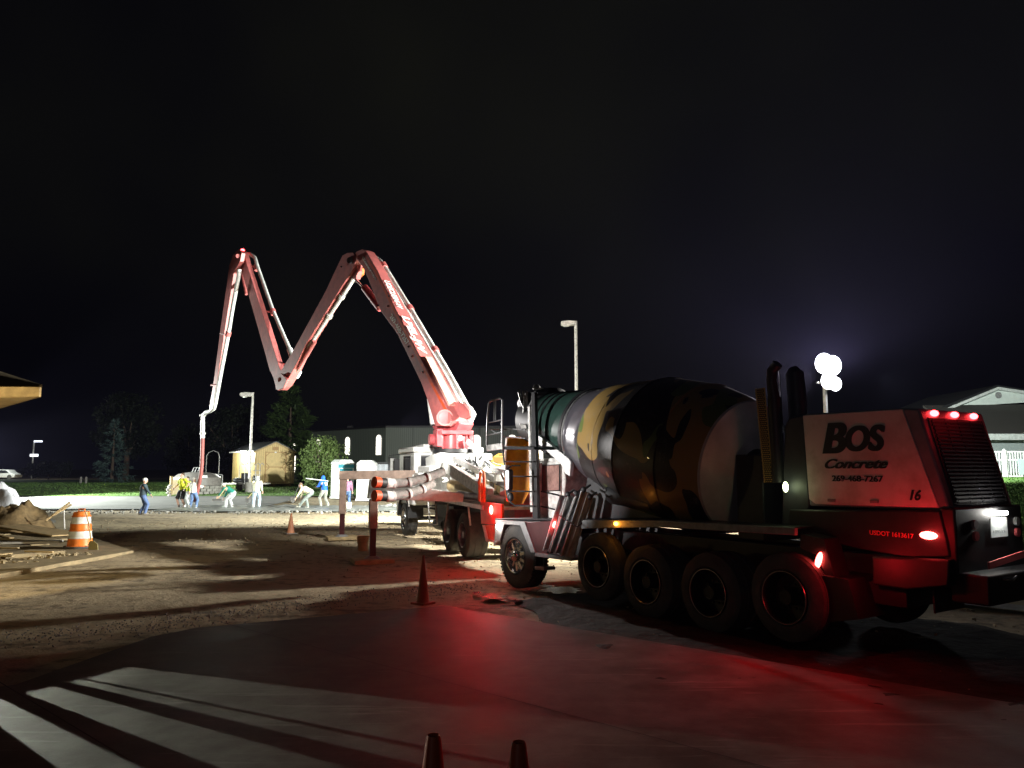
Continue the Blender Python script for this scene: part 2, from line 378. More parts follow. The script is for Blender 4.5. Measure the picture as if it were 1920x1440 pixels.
# ================================================================== lettering
def text(body, parent, P, X, Y, height, m, name='lettering', width=None, shear=0, bold=0, spacing=1, up=.004, fat=0):
    """flat letters: P lower-left corner, X reading direction, Y letter-up direction (parent space)"""
    cu = bpy.data.curves.new(name, 'FONT'); cu.body = body; cu.size = 1; cu.shear = shear; cu.offset = bold; cu.space_character = spacing
    cu.extrude = .002 / max(height, .01)
    to = bpy.data.objects.new(name, cu); COL.objects.link(to)
    dg = bpy.context.evaluated_depsgraph_get(); dg.update()
    me = bpy.data.meshes.new_from_object(to.evaluated_get(dg)); bpy.data.objects.remove(to)
    xs = [v.co.x for v in me.vertices]; ys = [v.co.y for v in me.vertices]
    x0, x1, y0, y1 = min(xs), max(xs), min(ys), max(ys)
    sy = height / .73; sx = (width / (x1 - x0)) if width else sy
    X = Vector(X).normalized(); Y = Vector(Y); Y = (Y - X * Y.dot(X)).normalized(); Z = X.cross(Y)
    for v in me.vertices:
        v.co = Vector(P) + X * (v.co.x - x0) * sx + Y * v.co.y * sy + Z * (v.co.z * sy + up)
    if fat:
        bm = bmesh.new(); 
        for k_ in range(5): 
            b2 = me.copy(); b2.transform(Matrix.Translation(X * fat * (k_ / 4 - .5) + Z * .0006 * k_)); bm.from_mesh(b2); bpy.data.meshes.remove(b2)
        bm.to_mesh(me); bm.free()
    me.name = name; me.materials.clear(); me.materials.append(m)
    o = bpy.data.objects.new(name, me); COL.objects.link(o); o.parent = parent; return o

# ================================================================== MIXER TRUCK
A_M = math.atan(960 / 1440 / (CP + SP * (HZ - 720) / FPX))
MX = Frame((0.05, 14.0), A_M)
mixer = empty('mixer_truck', MX.O, MX.a, 'long concrete mixer truck with camouflage drum and white engine hood with red lights on', 'mixer truck')
def Q(u, v, z): return Vector((v, -u, z))
def trace(F, pts, v0, v1, at=None):
    at = v0 if at is None else at
    uz = [F.inv(x, y, at) for x, y in pts]
    mb = MB(); mb.prism(uz, lambda a, b, w_: (w_, -a, b), v0, v1); return mb
def mxt(name, pts, v0, v1, m, at=None, bevel=.008, parent=None, label=None):
    return trace(MX, pts, v0, v1, at).build(name, m, parent or mixer, bevel, label=label)
def wheel(F, root, u, v, z, R, W, rimR, m_rim, name='wheel', side=-1, lugs=False, deep=.12, hub=True, lipm=None):
    """v: outer face position; side=-1 faces the left (toward camera)"""
    s = -side; mb = MB(); n = 72
    prof = [(.03, rimR), (.0, rimR + .03), (.0, R - .12), (.03, R - .05), (.05, R - .015)]
    gr = [(W * .3, R), (W * .3 + .004, R - .014), (W * .34, R - .014), (W * .34 + .004, R), (W * .62, R), (W * .62 + .004, R - .014), (W * .66, R - .014), (W * .66 + .004, R)]
    prof += gr + [(W - .05, R - .015), (W - .03, R - .05), (W, R - .12), (W, rimR + .02), (W - .05, rimR)]
    c = Q(u, v, z); mb.lathe(prof, c, (s, 0, 0), n)
    # tread blocks on the shoulder
    nb = 56 if lugs else 0
    for k in range(nb):
        th = 2 * pi * k / nb; d = Vector((0, cos(th), sin(th))); t = Vector((0, -sin(th), cos(th)))
        for a, b in ((.034, W * .27), (W * .73, W - .034)):
            p = c + Vector((s * a, 0, 0)) + d * (R - .02); q = c + Vector((s * b, 0, 0)) + d * (R - .02)
            mb.beam(p, q, R * 2 * pi / nb * .62, .045, up=d)
    t = mb.build(name, M['rubber'], root, ang=30)
    r = MB()
    r.lathe([(.055, rimR + .004), (.0, rimR - .004), (.006, rimR - .02), (.05, rimR - .035), (deep, rimR - .05), (deep + .01, .09), (deep - .06, .085), (deep - .07, .0)], c, (s, 0, 0), 48)
    for k in range(10):
        th = 2 * pi * k / 10; p = c + Vector((s * (deep - .02), cos(th) * .145, sin(th) * .145)); r.cyl(p, p + Vector((-s * .035, 0, 0)) * -1 * -1, .017, n=8)
    r.build('rim', m_rim, t, ang=30)
    if lipm:
        l = MB(); l.tube([c + Vector((s * .002, cos(a_) * (rimR - .006), sin(a_) * (rimR - .006))) for a_ in [2 * pi * i / 48 for i in range(48)]], .006, 6, closed=True); l.build('rim_lip', lipm, t)
    if lugs:
        h = MB()
        for k in range(10):   # hand-hole spokes
            th = 2 * pi * (k + .5) / 10; d = Vector((0, cos(th), sin(th)))
            h.beam(c + Vector((s * (deep - .035), 0, 0)) + d * .11, c + Vector((s * (deep - .02), 0, 0)) + d * (rimR - .045), .05, .05, up=(1, 0, 0))
        h.ell(c + Vector((s * (deep - .09), 0, 0)), (.05, .09, .09), 16, 8)
        h.build('hub_cap', M['chrome'], t)
    elif hub:
        h = MB(); h.cyl(c + Vector((s * .03, 0, 0)), c + Vector((s * (deep + .01), 0, 0)), .085, .11, 20)
        for k in range(8):
            th = 2 * pi * k / 8; p = c + Vector((s * .025, cos(th) * .06, sin(th) * .06)); h.cyl(p, p + Vector((s * .03, 0, 0)), .01, n=6)
        h.build('hub', m_rim, t)
    return t
for i, (u, z, R, W_, kw) in enumerate([
        (0, .555, .56, .38, dict(m_rim=M['chrome'], lugs=True, deep=.09)), (2.25, .60, .52, .28, dict(m_rim=M['darkrim'], deep=.2, lipm=M['rimlip'])),
        (3.34, .50, .52, .56, dict(m_rim=M['darkrim'], deep=.2, lipm=M['rimlip'])), (4.51, .50, .52, .56, dict(m_rim=M['darkrim'], deep=.2, lipm=M['rimlip'])),
        (5.69, .60, .52, .28, dict(m_rim=M['darkrim'], deep=.2, lipm=M['rimlip']))]):
    wheel(MX, mixer, u, 0, z, R, W_, .31, **kw)
    wheel(MX, mixer, u, 2.4, z, R, W_, .31, kw['m_rim'], side=1, hub=False)
# axles and frame
fb = MB()
for u, z in ((0, .56), (2.25, .6), (3.34, .5), (4.51, .5), (5.69, .6)): fb.cyl(Q(u, .2, z), Q(u, 2.2, z), .07, n=10)
for v in (.75, 1.5): fb.box(Q(7.45, v, .82) * 1, Q(-.5, v + .12, 1.12))
for u in (.9, 2.8, 3.9, 5.1, 6.5, 7.3): fb.box(Q(u + .06, .75, .86), Q(u - .06, 1.6, 1.05))
for u in (3.34, 4.51): fb.ell(Q(u, 1.2, .5), (.2, .22, .22)); fb.box(Q(u + .45, .62, .55), Q(u - .45, .72, .68))
fb.cyl(Q(1.35, .35, .82), Q(1.35, .75, .82), .2); fb.box(Q(6.9, .5, .6), Q(6.3, 1.9, .85))
fb.build('chassis_frame', M['dark'], mixer, .01)
mxt('fender_rail', [(1092, 975), (1240, 975.5), (1490, 990), (1490, 1004), (1240, 989), (1089, 991)], .03, .09, M['greypaint'])
mxt('fender_shelf', [(1092, 974), (1240, 975), (1490, 989), (1490, 992), (1240, 978), (1092, 977)], .09, .6, M['dark'])
mxt('front_fender', [(928, 975), (983, 978), (1003, 1036), (995, 1036), (975, 985), (945, 983), (938, 1014), (927, 1014)], -.01, .34, M['greypaint'])
mxt('bumper', [(925, 1014), (944, 1014), (944, 1023), (925, 1023)], .1, 2.3, M['dirtywhite'])
mxt('lower_body', [(983, 979), (1046, 976), (1024, 1040), (1003, 1037)], .02, .5, M['maroon'])
mxt('deck', [(928, 972), (1046, 972), (1046, 976), (928, 976)], .1, 2.3, M['dark'])
mxt('front_body', [(930, 976), (1045, 976), (1040, 1020), (932, 1010)], .42, 1.98, M['dark'])
mxt('door_step', [(1003, 1036), (1072, 1046), (1070, 1052), (1002, 1043)], -.04, .3, M['greypaint'])
sb = MB()
for a, b in (((1005, 1043), (1004, 1064)), ((1021, 1046), (1019, 1066))): sb = MB(); sb.tube([MX.p(*a), MX.p(*b)], .012, 6); sb.build('step_hanger', M['dark'], mixer)
mxt('step_tread', [(1002, 1062), (1020, 1064), (1019, 1070), (1002, 1068)], -.03, .22, M['greypaint'])
# --- cab
cabv = .42
cab = mxt('cab', [(1004, 866), (1012, 860), (1054, 858), (1060, 900), (1052, 976), (1005, 976)], cabv + .03, 1.75, M['dirtywhite'], bevel=.02)
door = mxt('door', [(1012, 868), (1050, 865), (1051, 925), (1046, 975), (1013, 975)], cabv, cabv + .04, M['dirtywhite'], parent=mixer)
mxt('window', [(1018, 874), (1048, 872), (1048, 919), (1018, 920)], cabv - .006, cabv + .01, mat('cab_door_glass', (.34, .20, .17), .12, var=.5, vscale=6, spec=.8), parent=door, bevel=0)  # pane colour stands in for the lit cab interior
gt = MB(); fr = [(1017, 873), (1049, 871), (1049, 920), (1017, 921)]
gt.tube([MX.p(x, y, cabv - .012) for x, y in fr], .013, 6, closed=True); gt.build('window_frame', M['dark'], door)
hb = MB(); hb.tube([MX.p(1013, 921, cabv - .04), MX.p(1048, 929, cabv - .04)], .014, 6); hb.tube([MX.p(1013, 949, cabv - .04), MX.p(1047, 957, cabv - .04)], .014, 6)
hb.build('grab_bar', M['black'], door)
ws = MB(); ws.box(Q(-.02, .52, 1.75), Q(-.005, 1.68, 2.3)); 
cu0 = MX.inv(1004, 900, cabv + .03)[0]
wsm = MB(); wsm.box(Q(cu0, .5, 1.72), Q(cu0 - .012, 1.7, 2.28)); wsm.build('windscreen', M['glass'], cab)
# pillar by the ladder and hopper mast
mxt('ladder_post', [(996, 735), (1002, 735), (1008, 976), (998, 976)], .2, .27, M['dark'])
mxt('mast_post', [(989, 762), (993, 762), (998, 960), (994, 960)], .27, .33, M['dirtywhite'])
mxt('mast_post', [(1008, 868), (1012, 868), (1011, 976), (1007, 976)], .34, .40, M['dirtywhite'])
ld = MB(); lv = .12
P_ = lambda x, y, v=lv: MX.p(x, y, v)
ld.tube([P_(941, 835), P_(943, 850), P_(947, 880), P_(950, 922), P_(955, 940), P_(965, 948), P_(1001, 949)], .016, 8)
for y, x0 in ((865.5, 946), (893, 950), (921, 951)): ld.tube([P_(x0, y), P_(1001, y + .5)], .014, 8)
ld.build('ladder', M['black'], mixer)
mxt('ladder_platform', [(943, 836), (1000, 838), (1002, 843), (942, 843)], -.02, .75, M['dark'])
gd = MB()
a0 = P_(913, 836, -.05)
gd.tube([P_(913, 836, -.05), P_(913.5, 797, -.05), P_(916.5, 757, -.05), P_(920, 752, -.05), P_(938, 747, -.05), P_(942, 750, -.05), P_(941.5, 790, -.05), P_(941, 836, -.05)], .018, 8)
for (a, b) in (((914, 793), (941, 787)), ((914, 816), (941, 810)), ((927, 750), (926, 789)), ((929.5, 749), (929, 788)), ((921, 806), (932, 813)), ((916, 760), (915, 790))):
    gd.tube([P_(*a, -.05), P_(*b, -.05)], .012, 6)
for (a, b) in (((913, 804), (950, 806)), ((941, 803), (985, 806)), ((941, 818), (985, 822))): gd.tube([P_(*a, .4), P_(*b, .4)], .012, 6)
gd.build('platform_guard', M['greypaint'], mixer)
mxt('toe_plate', [(911, 835), (941, 831), (942, 842), (912, 846)], -.08, -.05, M['dirtywhite'], bevel=.003)
# mirrors
mm = mxt('mirror', [(946, 882), (949, 879), (954, 880), (955.5, 884), (955, 917), (952, 921), (947, 920)], -.28, -.2, M['black'], bevel=.01)
mxt('mirror_glass', [(947.5, 884), (950, 881.5), (953, 882), (954, 885), (953.5, 916), (951, 919), (948.5, 918)], -.289, -.28, mat('mirror_face', (.9, .93, .95), .25, .0, spec=1), parent=mm, bevel=0)
r_ = MB(); r_.ell(MX.p(957, 932, -.22), (.05, .075, .085)); r_.tube([MX.p(952, 921, -.22), MX.p(957, 926, -.2)], .012, 6); r_.build('convex_mirror', M['black'], mixer)
r_ = MB(); r_.tube([MX.p(950, 880, -.22), MX.p(960, 873, -.1), MX.p(975, 873, .2)], .014, 6)
r_.build('mirror_arm', M['black'], mixer)
mxt('lamp_box', [(940, 872), (947, 872), (947, 880), (940, 881)], -.15, -.05, M['white'])
# --- orange main chute and charge hopper
oc = MB()
def trough(mb, pts, rads, m_open, th=.02, n=16, arc=pi * 1.05, rot0=0):
    """open half pipe along pts; m_open: direction the opening faces"""
    pts = [Vector(p) for p in pts]; vs = []; W = n + 1
    for i, p in enumerate(pts):
        d = (pts[min(i+1, len(pts)-1)] - pts[max(i-1, 0)]).normalized(); o = Vector(m_open); o = (o - d * o.dot(d)).normalized(); s_ = d.cross(o)
        for rr in (rads[i], rads[i] - th):
            for k in range(W):
                t = -arc / 2 + arc * k / n; vs.append(p + (-o * cos(t) + s_ * sin(t)) * rr)
    fs = []; R2 = 2 * W
    for i in range(len(pts) - 1):
        for k in range(n):
            fs.append((i*R2+k, i*R2+k+1, (i+1)*R2+k+1, (i+1)*R2+k)); fs.append((i*R2+W+k, (i+1)*R2+W+k, (i+1)*R2+W+k+1, i*R2+W+k+1))
        for e in (0, n): fs.append((i*R2+e, (i+1)*R2+e, (i+1)*R2+W+e, i*R2+W+e))
    for i in (0, len(pts) - 1):
        for k in range(n): fs.append((i*R2+k, i*R2+W+k, i*R2+W+k+1, i*R2+k+1))
    return mb.add(vs, fs)
trough(oc, [MX.p(972, 822, 1.0), MX.p(972, 850, 1.0), MX.p(970, 895, .95), MX.p(968, 922, .9), MX.p(965, 940, .9)], [.27, .30, .28, .25, .18], (.2, 1, .1))
oc.box(MX.p(952, 842, 1.0) + Vector((-.03, -.0, -.02)), MX.p(990, 818, 1.0) + Vector((.03, .03, .0)))
oc.build('main_chute', M['orangechute'], mixer)
hp = MB()
for pts in ([(973, 735), (977, 752), (983, 764), (980, 795)], [(982, 733), (984, 760), (985, 800), (992, 812)], [(988, 736), (988, 765)], [(1004, 735), (998, 752), (990, 765)], [(980, 795), (990, 808)]):
    for vv in (.65, 1.5): hp.tube([MX.p(x, y, vv) for x, y in pts], .025, 8)
for x, y in ((974, 733), (988, 735), (1003, 735), (991, 765)): hp.tube([MX.p(x, y, .62), MX.p(x, y, 1.5)], .022, 8)
hp.build('hopper_frame', M['greypaint'], mixer)
hs = MB(); hs.lathe([(0, .5), (.08, .5), (.5, .34), (.52, .3), (.5, .3), (.06, .46)], Q(-.75, 1.15, 3.5), Vector((0, -.35, -.9)), 32)
hs.build('charge_hopper', M['black'], mixer)
mxt('hopper_plate', [(973, 794), (985, 796), (988, 806), (978, 805)], .55, .6, M['dirtywhite'])
lt = MB(); lt.ell(MX.p(1006, 727, .9), (.07, .09, .07)); lt.beam(MX.p(1008, 731, .9), MX.p(1018, 728, .9), .05, .05); lt.build('beacon', M['greypaint'], mixer)
# slanted white drum-pedestal beam
mxt('pedestal_beam', [(1002, 816), (1008, 815), (1066, 860), (1070, 868), (1068, 893), (1060, 888), (1050, 868), (1004, 828)], .42, .50, M['white'])
mxt('pedestal', [(1000, 800), (1010, 800), (1062, 858), (1060, 940), (1052, 940), (1048, 870), (1000, 835)], .5, .62, M['dark'])
# lower dark tanks under the drum
mxt('water_tank', [(1100, 880), (1165, 905), (1240, 925), (1250, 978), (1090, 976)], .5, 1.9, M['dark'], bevel=.05)
tk = MB(); tk.cyl(MX.p(1150, 925, .45), MX.p(1230, 940, .45), .17); tk.build('air_tank', M['dark'], mixer)
# --- extension chutes stowed on the side
chuteM = mat('chute_grey', (.55, .55, .54), .5, var=.45, vscale=7)
for i, (xt, yt, xb, yb) in enumerate(((1061, 934, 1029, 1035), (1077, 934, 1041, 1040), (1093, 930, 1052, 1042), (1102, 925, 1063, 1046))):
    c = MB(); a = MX.p(xt, yt, -.02 + .03 * i); b = MX.p(xb, yb, -.12)
    trough(c, [a, b], [.115, .105], (-.25, -1, 0), .012, 12, pi * .95)
    c.beam(a + Vector((0, .02, .01)), b + Vector((0, .02, .01)), .02, .03)
    c.build('extension_chute', chuteM, mixer)
ch = MB(); ch.tube([MX.p(1048, 966, -.16), MX.p(1062, 975, -.16), MX.p(1082, 988, -.14), MX.p(1092, 980, -.06)], .009, 6)
for x, y in ((1064, 927), (1080, 925), (1094, 918), (1106, 932)): c1_ = MB(); c1_.ell(MX.p(x, y, -.05), (.04, .05, .05), 10, 6); c1_.tube([MX.p(x, y, -.05), MX.p(x + 12, y - 8, .2)], .02, 6); c1_.build('chute_hook', M['dark'], mixer)
ch.build('chute_strap', M['dark'], mixer)
# --- the drum
camo = bpy.data.materials.new('camouflage_paint'); camo.use_nodes = True
def _camo():
    n = camo.node_tree; b = n.nodes['Principled BSDF']; L = n.links.new
    t = n.nodes.new('ShaderNodeTexCoord')
    def layer(scale, off, thr, stretch=(1, 1, 1), rot=0):
        mp = n.nodes.new('ShaderNodeMapping'); mp.inputs['Location'].default_value = off; mp.inputs['Scale'].default_value = stretch; mp.inputs['Rotation'].default_value = (rot, 0, 0)
        L(t.outputs['Object'], mp.inputs['Vector']); x = n.nodes.new('ShaderNodeTexNoise'); x.inputs['Scale'].default_value = scale; x.inputs['Detail'].default_value = 1.2; x.inputs['Roughness'].default_value = .4
        x.inputs['Distortion'].default_value = .5
        L(mp.outputs['Vector'], x.inputs['Vector']); g = n.nodes.new('ShaderNodeMath'); g.operation = 'GREATER_THAN'; g.inputs[1].default_value = thr; L(x.outputs['Fac'], g.inputs[0]); return g
    cur = (.012, .010, .010, 1)
    last = None
    for (sc, off, thr, st, rt, col) in ((1.25, (1.7, 3.1, .4), .475, (1, 1, .8), .3, (.235, .15, .045, 1)), (1.1, (7.7, 1.1, 5), .60, (1, 1.2, .7), .5, (.09, .12, .03, 1)), (1.6, (3.3, 9.1, 2), .56, (1, 1.3, .7), -.4, (.010, .009, .010, 1))):
        g = layer(sc, off, thr, st, rt); m = n.nodes.new('ShaderNodeMix'); m.data_type = 'RGBA'; L(g.outputs[0], m.inputs['Factor'])
        if last: L(last, m.inputs['A'])
        else: m.inputs['A'].default_value = cur
        m.inputs['B'].default_value = col; last = m.outputs['Result']
    L(last, b.inputs['Base Color']); b.inputs['Coat Weight'].default_value = .12
    sp = n.nodes.new('ShaderNodeTexNoise'); sp.inputs['Scale'].default_value = 9; sp.inputs['Detail'].default_value = 9; sp.inputs['Roughness'].default_value = .75; L(t.outputs['Object'], sp.inputs['Vector'])
    rr = n.nodes.new('ShaderNodeValToRGB'); rr.color_ramp.elements[0].position = .54; rr.color_ramp.elements[0].color = (0, 0, 0, 1); rr.color_ramp.elements[1].position = .70; rr.color_ramp.elements[1].color = (.55, .55, .55, 1); L(sp.outputs['Fac'], rr.inputs['Fac'])
    mm_ = n.nodes.new('ShaderNodeMix'); mm_.data_type = 'RGBA'; L(rr.outputs['Color'], mm_.inputs['Factor']); L(last, mm_.inputs['A']); mm_.inputs['B'].default_value = (.16, .15, .14, 1); L(mm_.outputs['Result'], b.inputs['Base Color'])
    ro = n.nodes.new('ShaderNodeMapRange'); ro.inputs['To Min'].default_value = .28; ro.inputs['To Max'].default_value = .62; L(sp.outputs['Fac'], ro.inputs['Value']); L(ro.outputs['Result'], b.inputs['Roughness'])
_camo()
R0 = Q(4.25, 1.15, 2.13); R1 = Q(-.95, 1.15, 3.12); dax = (R1 - R0).normalized(); DL = (R1 - R0).length
def dring(prof, m, name, n=96, parent=None):
    mb = MB(); mb.lathe(prof, R0, dax, n); return mb.build(name, m, parent or mixer, ang=25)
drum = dring([(.02, .96), (.25, 1.03), (.7, 1.13), (.75, 1.135), (1.6, 1.15), (1.62, 1.145), (2.25, 1.02), (2.27, 1.015), (2.75, .93)], camo, 'drum')
dring([(2.75, .93), (2.76, .925), (3.42, .755)], mat('drum_gunmetal', (.10, .095, .11), .3, .35, var=.35, vscale=3), 'drum_front_cone', parent=drum)
dring([(3.40, .79), (3.41, .80), (3.49, .79), (3.50, .74)], M['black'], 'drum_band', parent=drum)
dring([(3.36, .775), (3.37, .785), (3.40, .785), (3.40, .77)], M['steelrim'], 'drum_ring', parent=drum)
dring([(3.50, .745), (4.1, .66), (4.75, .57)], mat('drum_dark_green', (.022, .05, .04), .35, .1, var=.3), 'drum_neck', parent=drum)
dring([(4.75, .57), (DL, .50), (DL, .45), (4.7, .45)], M['black'], 'drum_mouth', parent=drum)
dring([(.02, .96), (-.02, .95), (-.1, .78), (-.16, .5), (-.18, .0)], mat('drum_head', (.50, .47, .46), .45, var=.3, vscale=2), 'drum_head', parent=drum)
for t_, r_2 in ((.7, 1.135), (1.6, 1.155), (2.26, 1.022)):
    sm = MB(); s0 = dax.cross(Vector((0, 0, 1))).normalized(); s1 = s0.cross(dax); sm.tube([R0 + dax * t_ + (s0 * cos(a_) + s1 * sin(a_)) * r_2 for a_ in [2*pi*i/90 for i in range(90)]], .007, 5, closed=True); sm.build('weld_seam', camo, drum)
bands = MB()
for t_ in (4.25, 4.45, 4.0):
    r = .745 - (t_ - 3.5) * .14 + .012
    s0 = dax.cross(Vector((0, 0, 1))).normalized(); s1 = s0.cross(dax)
    bands.tube([R0 + dax * t_ + (s0 * cos(a_) + s1 * sin(a_)) * r for a_ in [2*pi*i/60 for i in range(60)]], .014, 6, closed=True)
bands.build('drum_strap', M['black'], drum)
hatch = MB(); hatch.beam(R0 + dax * 1.15 + s0 * -1.13 , R0 + dax * 1.35 + s0 * -1.13, .5, .3); 
rl = MB()
for v in (.75, 1.55): r1 = MB(); r1.cyl(Q(.45, v, 2.28), Q(.62, v, 2.25), .11); r1.build('drum_roller', M['dark'], mixer)
rl.box(Q(4.9, .7, 1.15), Q(4.45, 1.6, 2.3)); rl.cyl(R0 - dax * .15, R0 - dax * .6, .3, .26); rl.build('drum_drive', M['dark'], mixer, .02)
mudm = mat('wet_mud', (.042, .033, .024), .85, var=.5, vscale=1.5, bump=.8, bscale=9)
mudm.node_tree.nodes['Principled BSDF'].inputs['Specular IOR Level'].default_value = .18
mudb = MB(); nu_, nv_ = 150, 80
for i_ in range(nu_ + 1):
    u_ = 1.0 + 11.5 * i_ / nu_; lo = -.7 - 2.0 * smooth(.8, 6, u_) + .25 * noise.noise(Vector((u_ * 1.1, 3, 0))); hi = 2.6 + .8 * smooth(1, 5, u_) + .4 * noise.noise(Vector((u_ * .9, 9, 0)))
    for k_ in range(nv_ + 1):
        v_ = lo + (hi - lo) * k_ / nv_; q = MX.w(u_, v_, 0); e_d = min(k_, nv_ - k_, i_ * 1.5) / 6.; e_d = min(1, e_d)
        q.z = -.03 + e_d * .05 + .022 * noise.noise(Vector((q.x * 2.2, q.y * 2.2, 5))) + .014 * noise.noise(Vector((q.x * 7, q.y * 7, 1))); mudb.v.append(tuple(q))
mudb.f = [(a*(nv_+1)+b, (a+1)*(nv_+1)+b, (a+1)*(nv_+1)+b+1, a*(nv_+1)+b+1) for a in range(nu_) for b in range(nv_)]
tag(mudb.build('wet_mud', mudm, ang=180), kind='structure')
# --- engine hood at the rear
HV = .5
def ht(name, pts, v0, v1, m, **k): return mxt(name, pts, v0, v1, m, at=HV, **k)
hood = ht('engine_hood', [(1506, 776), (1697, 764.5), (1722, 766), (1780, 955), (1760, 957), (1516, 949)], HV + .012, HV + 1.4, M['band'], bevel=.025)
ht('side_panel', [(1505, 779), (1692, 767), (1760, 952), (1529, 945), (1517, 936)], HV, HV + .03, M['hood'], parent=hood, bevel=.006)
for x_ in (1560, 1640):
    hn = MB(); q = MX.p(x_, 938 + (x_ - 1560) * .03, HV); hn.box(q + Vector((-.018, -.05, -.018)), q + Vector((.0, .05, .018))); hn.build('latch', M['greypaint'], hood, .004)
# firewall / dark section ahead of the hood
ht('radiator_housing', [(1468, 800), (1476, 782), (1506, 776), (1518, 949), (1500, 1000), (1462, 1000)], HV + .02, HV + 1.45, mat('dark_blue_grey', (.035, .04, .05), .5, var=.3), bevel=.03)
# slanted rear grille
ga, gb = MX.inv(1722, 766, HV), MX.inv(1780, 955, HV)
def rear(s, t, off=0):   # s across 0..1, t down 0..1
    u = ga[0] + (gb[0] - ga[0]) * t; z = ga[1] + (gb[1] - ga[1]) * t; d = Vector((0, -(gb[1]-ga[1]) * -1, (gb[0]-ga[0])))
    nrm = Vector((0, -(ga[1]-gb[1]), (gb[0]-ga[0]))).normalized()
    return Q(u, HV + .012 + 1.39 * s, z) + nrm * off
def rplate(name, s0_, s1_, t0, t1, off, th, m, bevel=.01, parent=hood):
    mb = MB(); vs = [rear(s_, t_, o_) for o_ in (off, off + th) for s_, t_ in ((s0_, t0), (s1_, t0), (s1_, t1), (s0_, t1))]
    mb.add(vs, [(0,3,2,1),(4,5,6,7),(0,1,5,4),(1,2,6,5),(2,3,7,6),(3,0,4,7)]); return mb.build(name, m, parent, bevel)
rplate('grille', .07, .93, .09, .97, .004, .012, M['black'])
gm_ = MB()
for k in range(22):
    t = .13 + .8 * k / 21; gm_.beam(rear(.1, t, .02), rear(.9, t, .02), .012, .02)
for k in range(5): gm_.beam(rear(.12 + .76 * k / 4, .11, .018), rear(.12 + .76 * k / 4, .95, .018), .01, .015)
gm_.build('grille_slats', M['dark'], hood)
for k, s_ in enumerate((.12, .43, .74)):
    mb = MB(); mb.ell(rear(s_ + .06, .045, .02), (.075, .03, .035), 16, 10); mb.build('marker_light', M['e_red'], mixer)
    lamp('marker_glow', MX.w(7.62, HV + 1.39 * (s_ + .06), 2.74), 1.3, RED, .03)
# lettering on the hood side
def hp_(x, y, off=0): p = MX.p(x, y, HV); return p + Vector((-off, 0, 0))
def hw(x0, x1, y): return (MX.p(x1, y, HV) - MX.p(x0, y, HV)).length
XD = (0, -1, 0); YD = (0, 0, 1)
def hz_(x, y0, y1): return abs(MX.p(x, y1, HV).z - MX.p(x, y0, HV).z)
text('B', hood, hp_(1545, 849), XD, YD, hz_(1560, 849, 791), M['letter_black'], width=hw(1545, 1588, 845), shear=.25, bold=.02, fat=.035)
text('OS', hood, hp_(1588, 845), XD, YD, hz_(1610, 845, 797), M['letter_black'], width=hw(1588, 1660, 842), shear=.2, bold=.02, fat=.03)
text('Concrete', hood, hp_(1548, 878), XD, YD, hz_(1560, 878, 860), M['letter_black'], width=hw(1548, 1665, 876), shear=.45, bold=.015, fat=.012)
text('269-468-7267', hood, hp_(1561, 902), XD, YD, hz_(1561, 902, 891), M['letter_black'], width=hw(1561, 1656, 900), bold=.01, fat=.006)
text('16', hood, hp_(1706, 937), XD, YD, hz_(1706, 937, 918), M['letter_black'], width=hw(1706, 1728, 936), shear=.3, bold=.03)
# lower rear body (red lit skirts)
mxt('rear_skirt', [(1478, 955), (1762, 957), (1776, 1010), (1782, 1045), (1700, 1047), (1640, 1035), (1500, 1005), (1480, 1000)], .46, 2.0, M['dark'], at=.46, bevel=.02)
skv = .455
pt = MX.p(1632, 1003, skv - .0)
text('USDOT 1613617', mixer, MX.p(1631, 1002, skv) , (0, -1, -.02), YD, .052, M['letter_red'], width=(MX.p(1713, 1004, skv) - MX.p(1631, 1002, skv)).length, bold=.012)
mxt('battery_box', [(1634, 1043), (1780, 1050), (1778, 1100), (1700, 1106), (1636, 1096)], .36, 1.0, M['dark'], at=.36, bevel=.02)
mxt('mud_flap', [(1548, 1078), (1598, 1086), (1618, 1160), (1560, 1166)], .12, .75, M['black'], at=.2, bevel=0)
mxt('mud_flap_bracket', [(1500, 1000), (1545, 1010), (1565, 1085), (1550, 1085), (1530, 1040), (1500, 1030)], .2, .5, M['dark'], at=.2)
# side lights of the mixer
def glow_ell(name, F, root, x, y, v, r, m, rot=None, power=0, col=RED, dv=.15, rad=.04, du=0):
    mb = MB(); mb.ell(F.p(x, y, v), r, 18, 10, rot); o = mb.build(name, m, root)
    u, z = F.inv(x, y, v)
    if power: lamp(name + '_glow', F.w(u + du, v - dv, z), power, col, rad)
    return o
glow_ell('tail_light', MX, mixer, 1741, 1004, .44, (.03, .095, .042), M['e_redhot'], power=6, dv=.34)
glow_ell('tail_light', MX, mixer, 1535, 1051, .18, (.025, .038, .105), M['e_redhot'], Matrix.Rotation(radians(20), 3, 'X'), power=7, dv=.22, du=.6)
lamp('tail_beam', MX.w(7.35, .12, 1.44), 110, RED, .04, MX.w(5.0, -4.2, 0), 105, .7)
lamp('tail_beam', MX.w(6.35, -.1, 1.0), 100, RED, .04, MX.w(4.2, -5.0, 0), 95, .7)
lamp('tail_beam', (-.62, 15.9, 1.42), 170, RED, .05, (.6, 7.4, 0), 58, .6)
glow_ell('side_marker', MX, mixer, 1155, 982, 0.0, (.02, .045, .03), M['e_amber'], power=1.2, col=(1, .35, .04), dv=.12)
glow_ell('front_marker', MX, mixer, 934, 987, -.03, (.03, .05, .05), M['e_white'], power=5, col=(1, .8, .7), dv=.15)
glow_ell('cab_marker', MX, mixer, 1039, 983, -.06, (.03, .05, .06), M['e_redhot'], power=5, dv=.15)
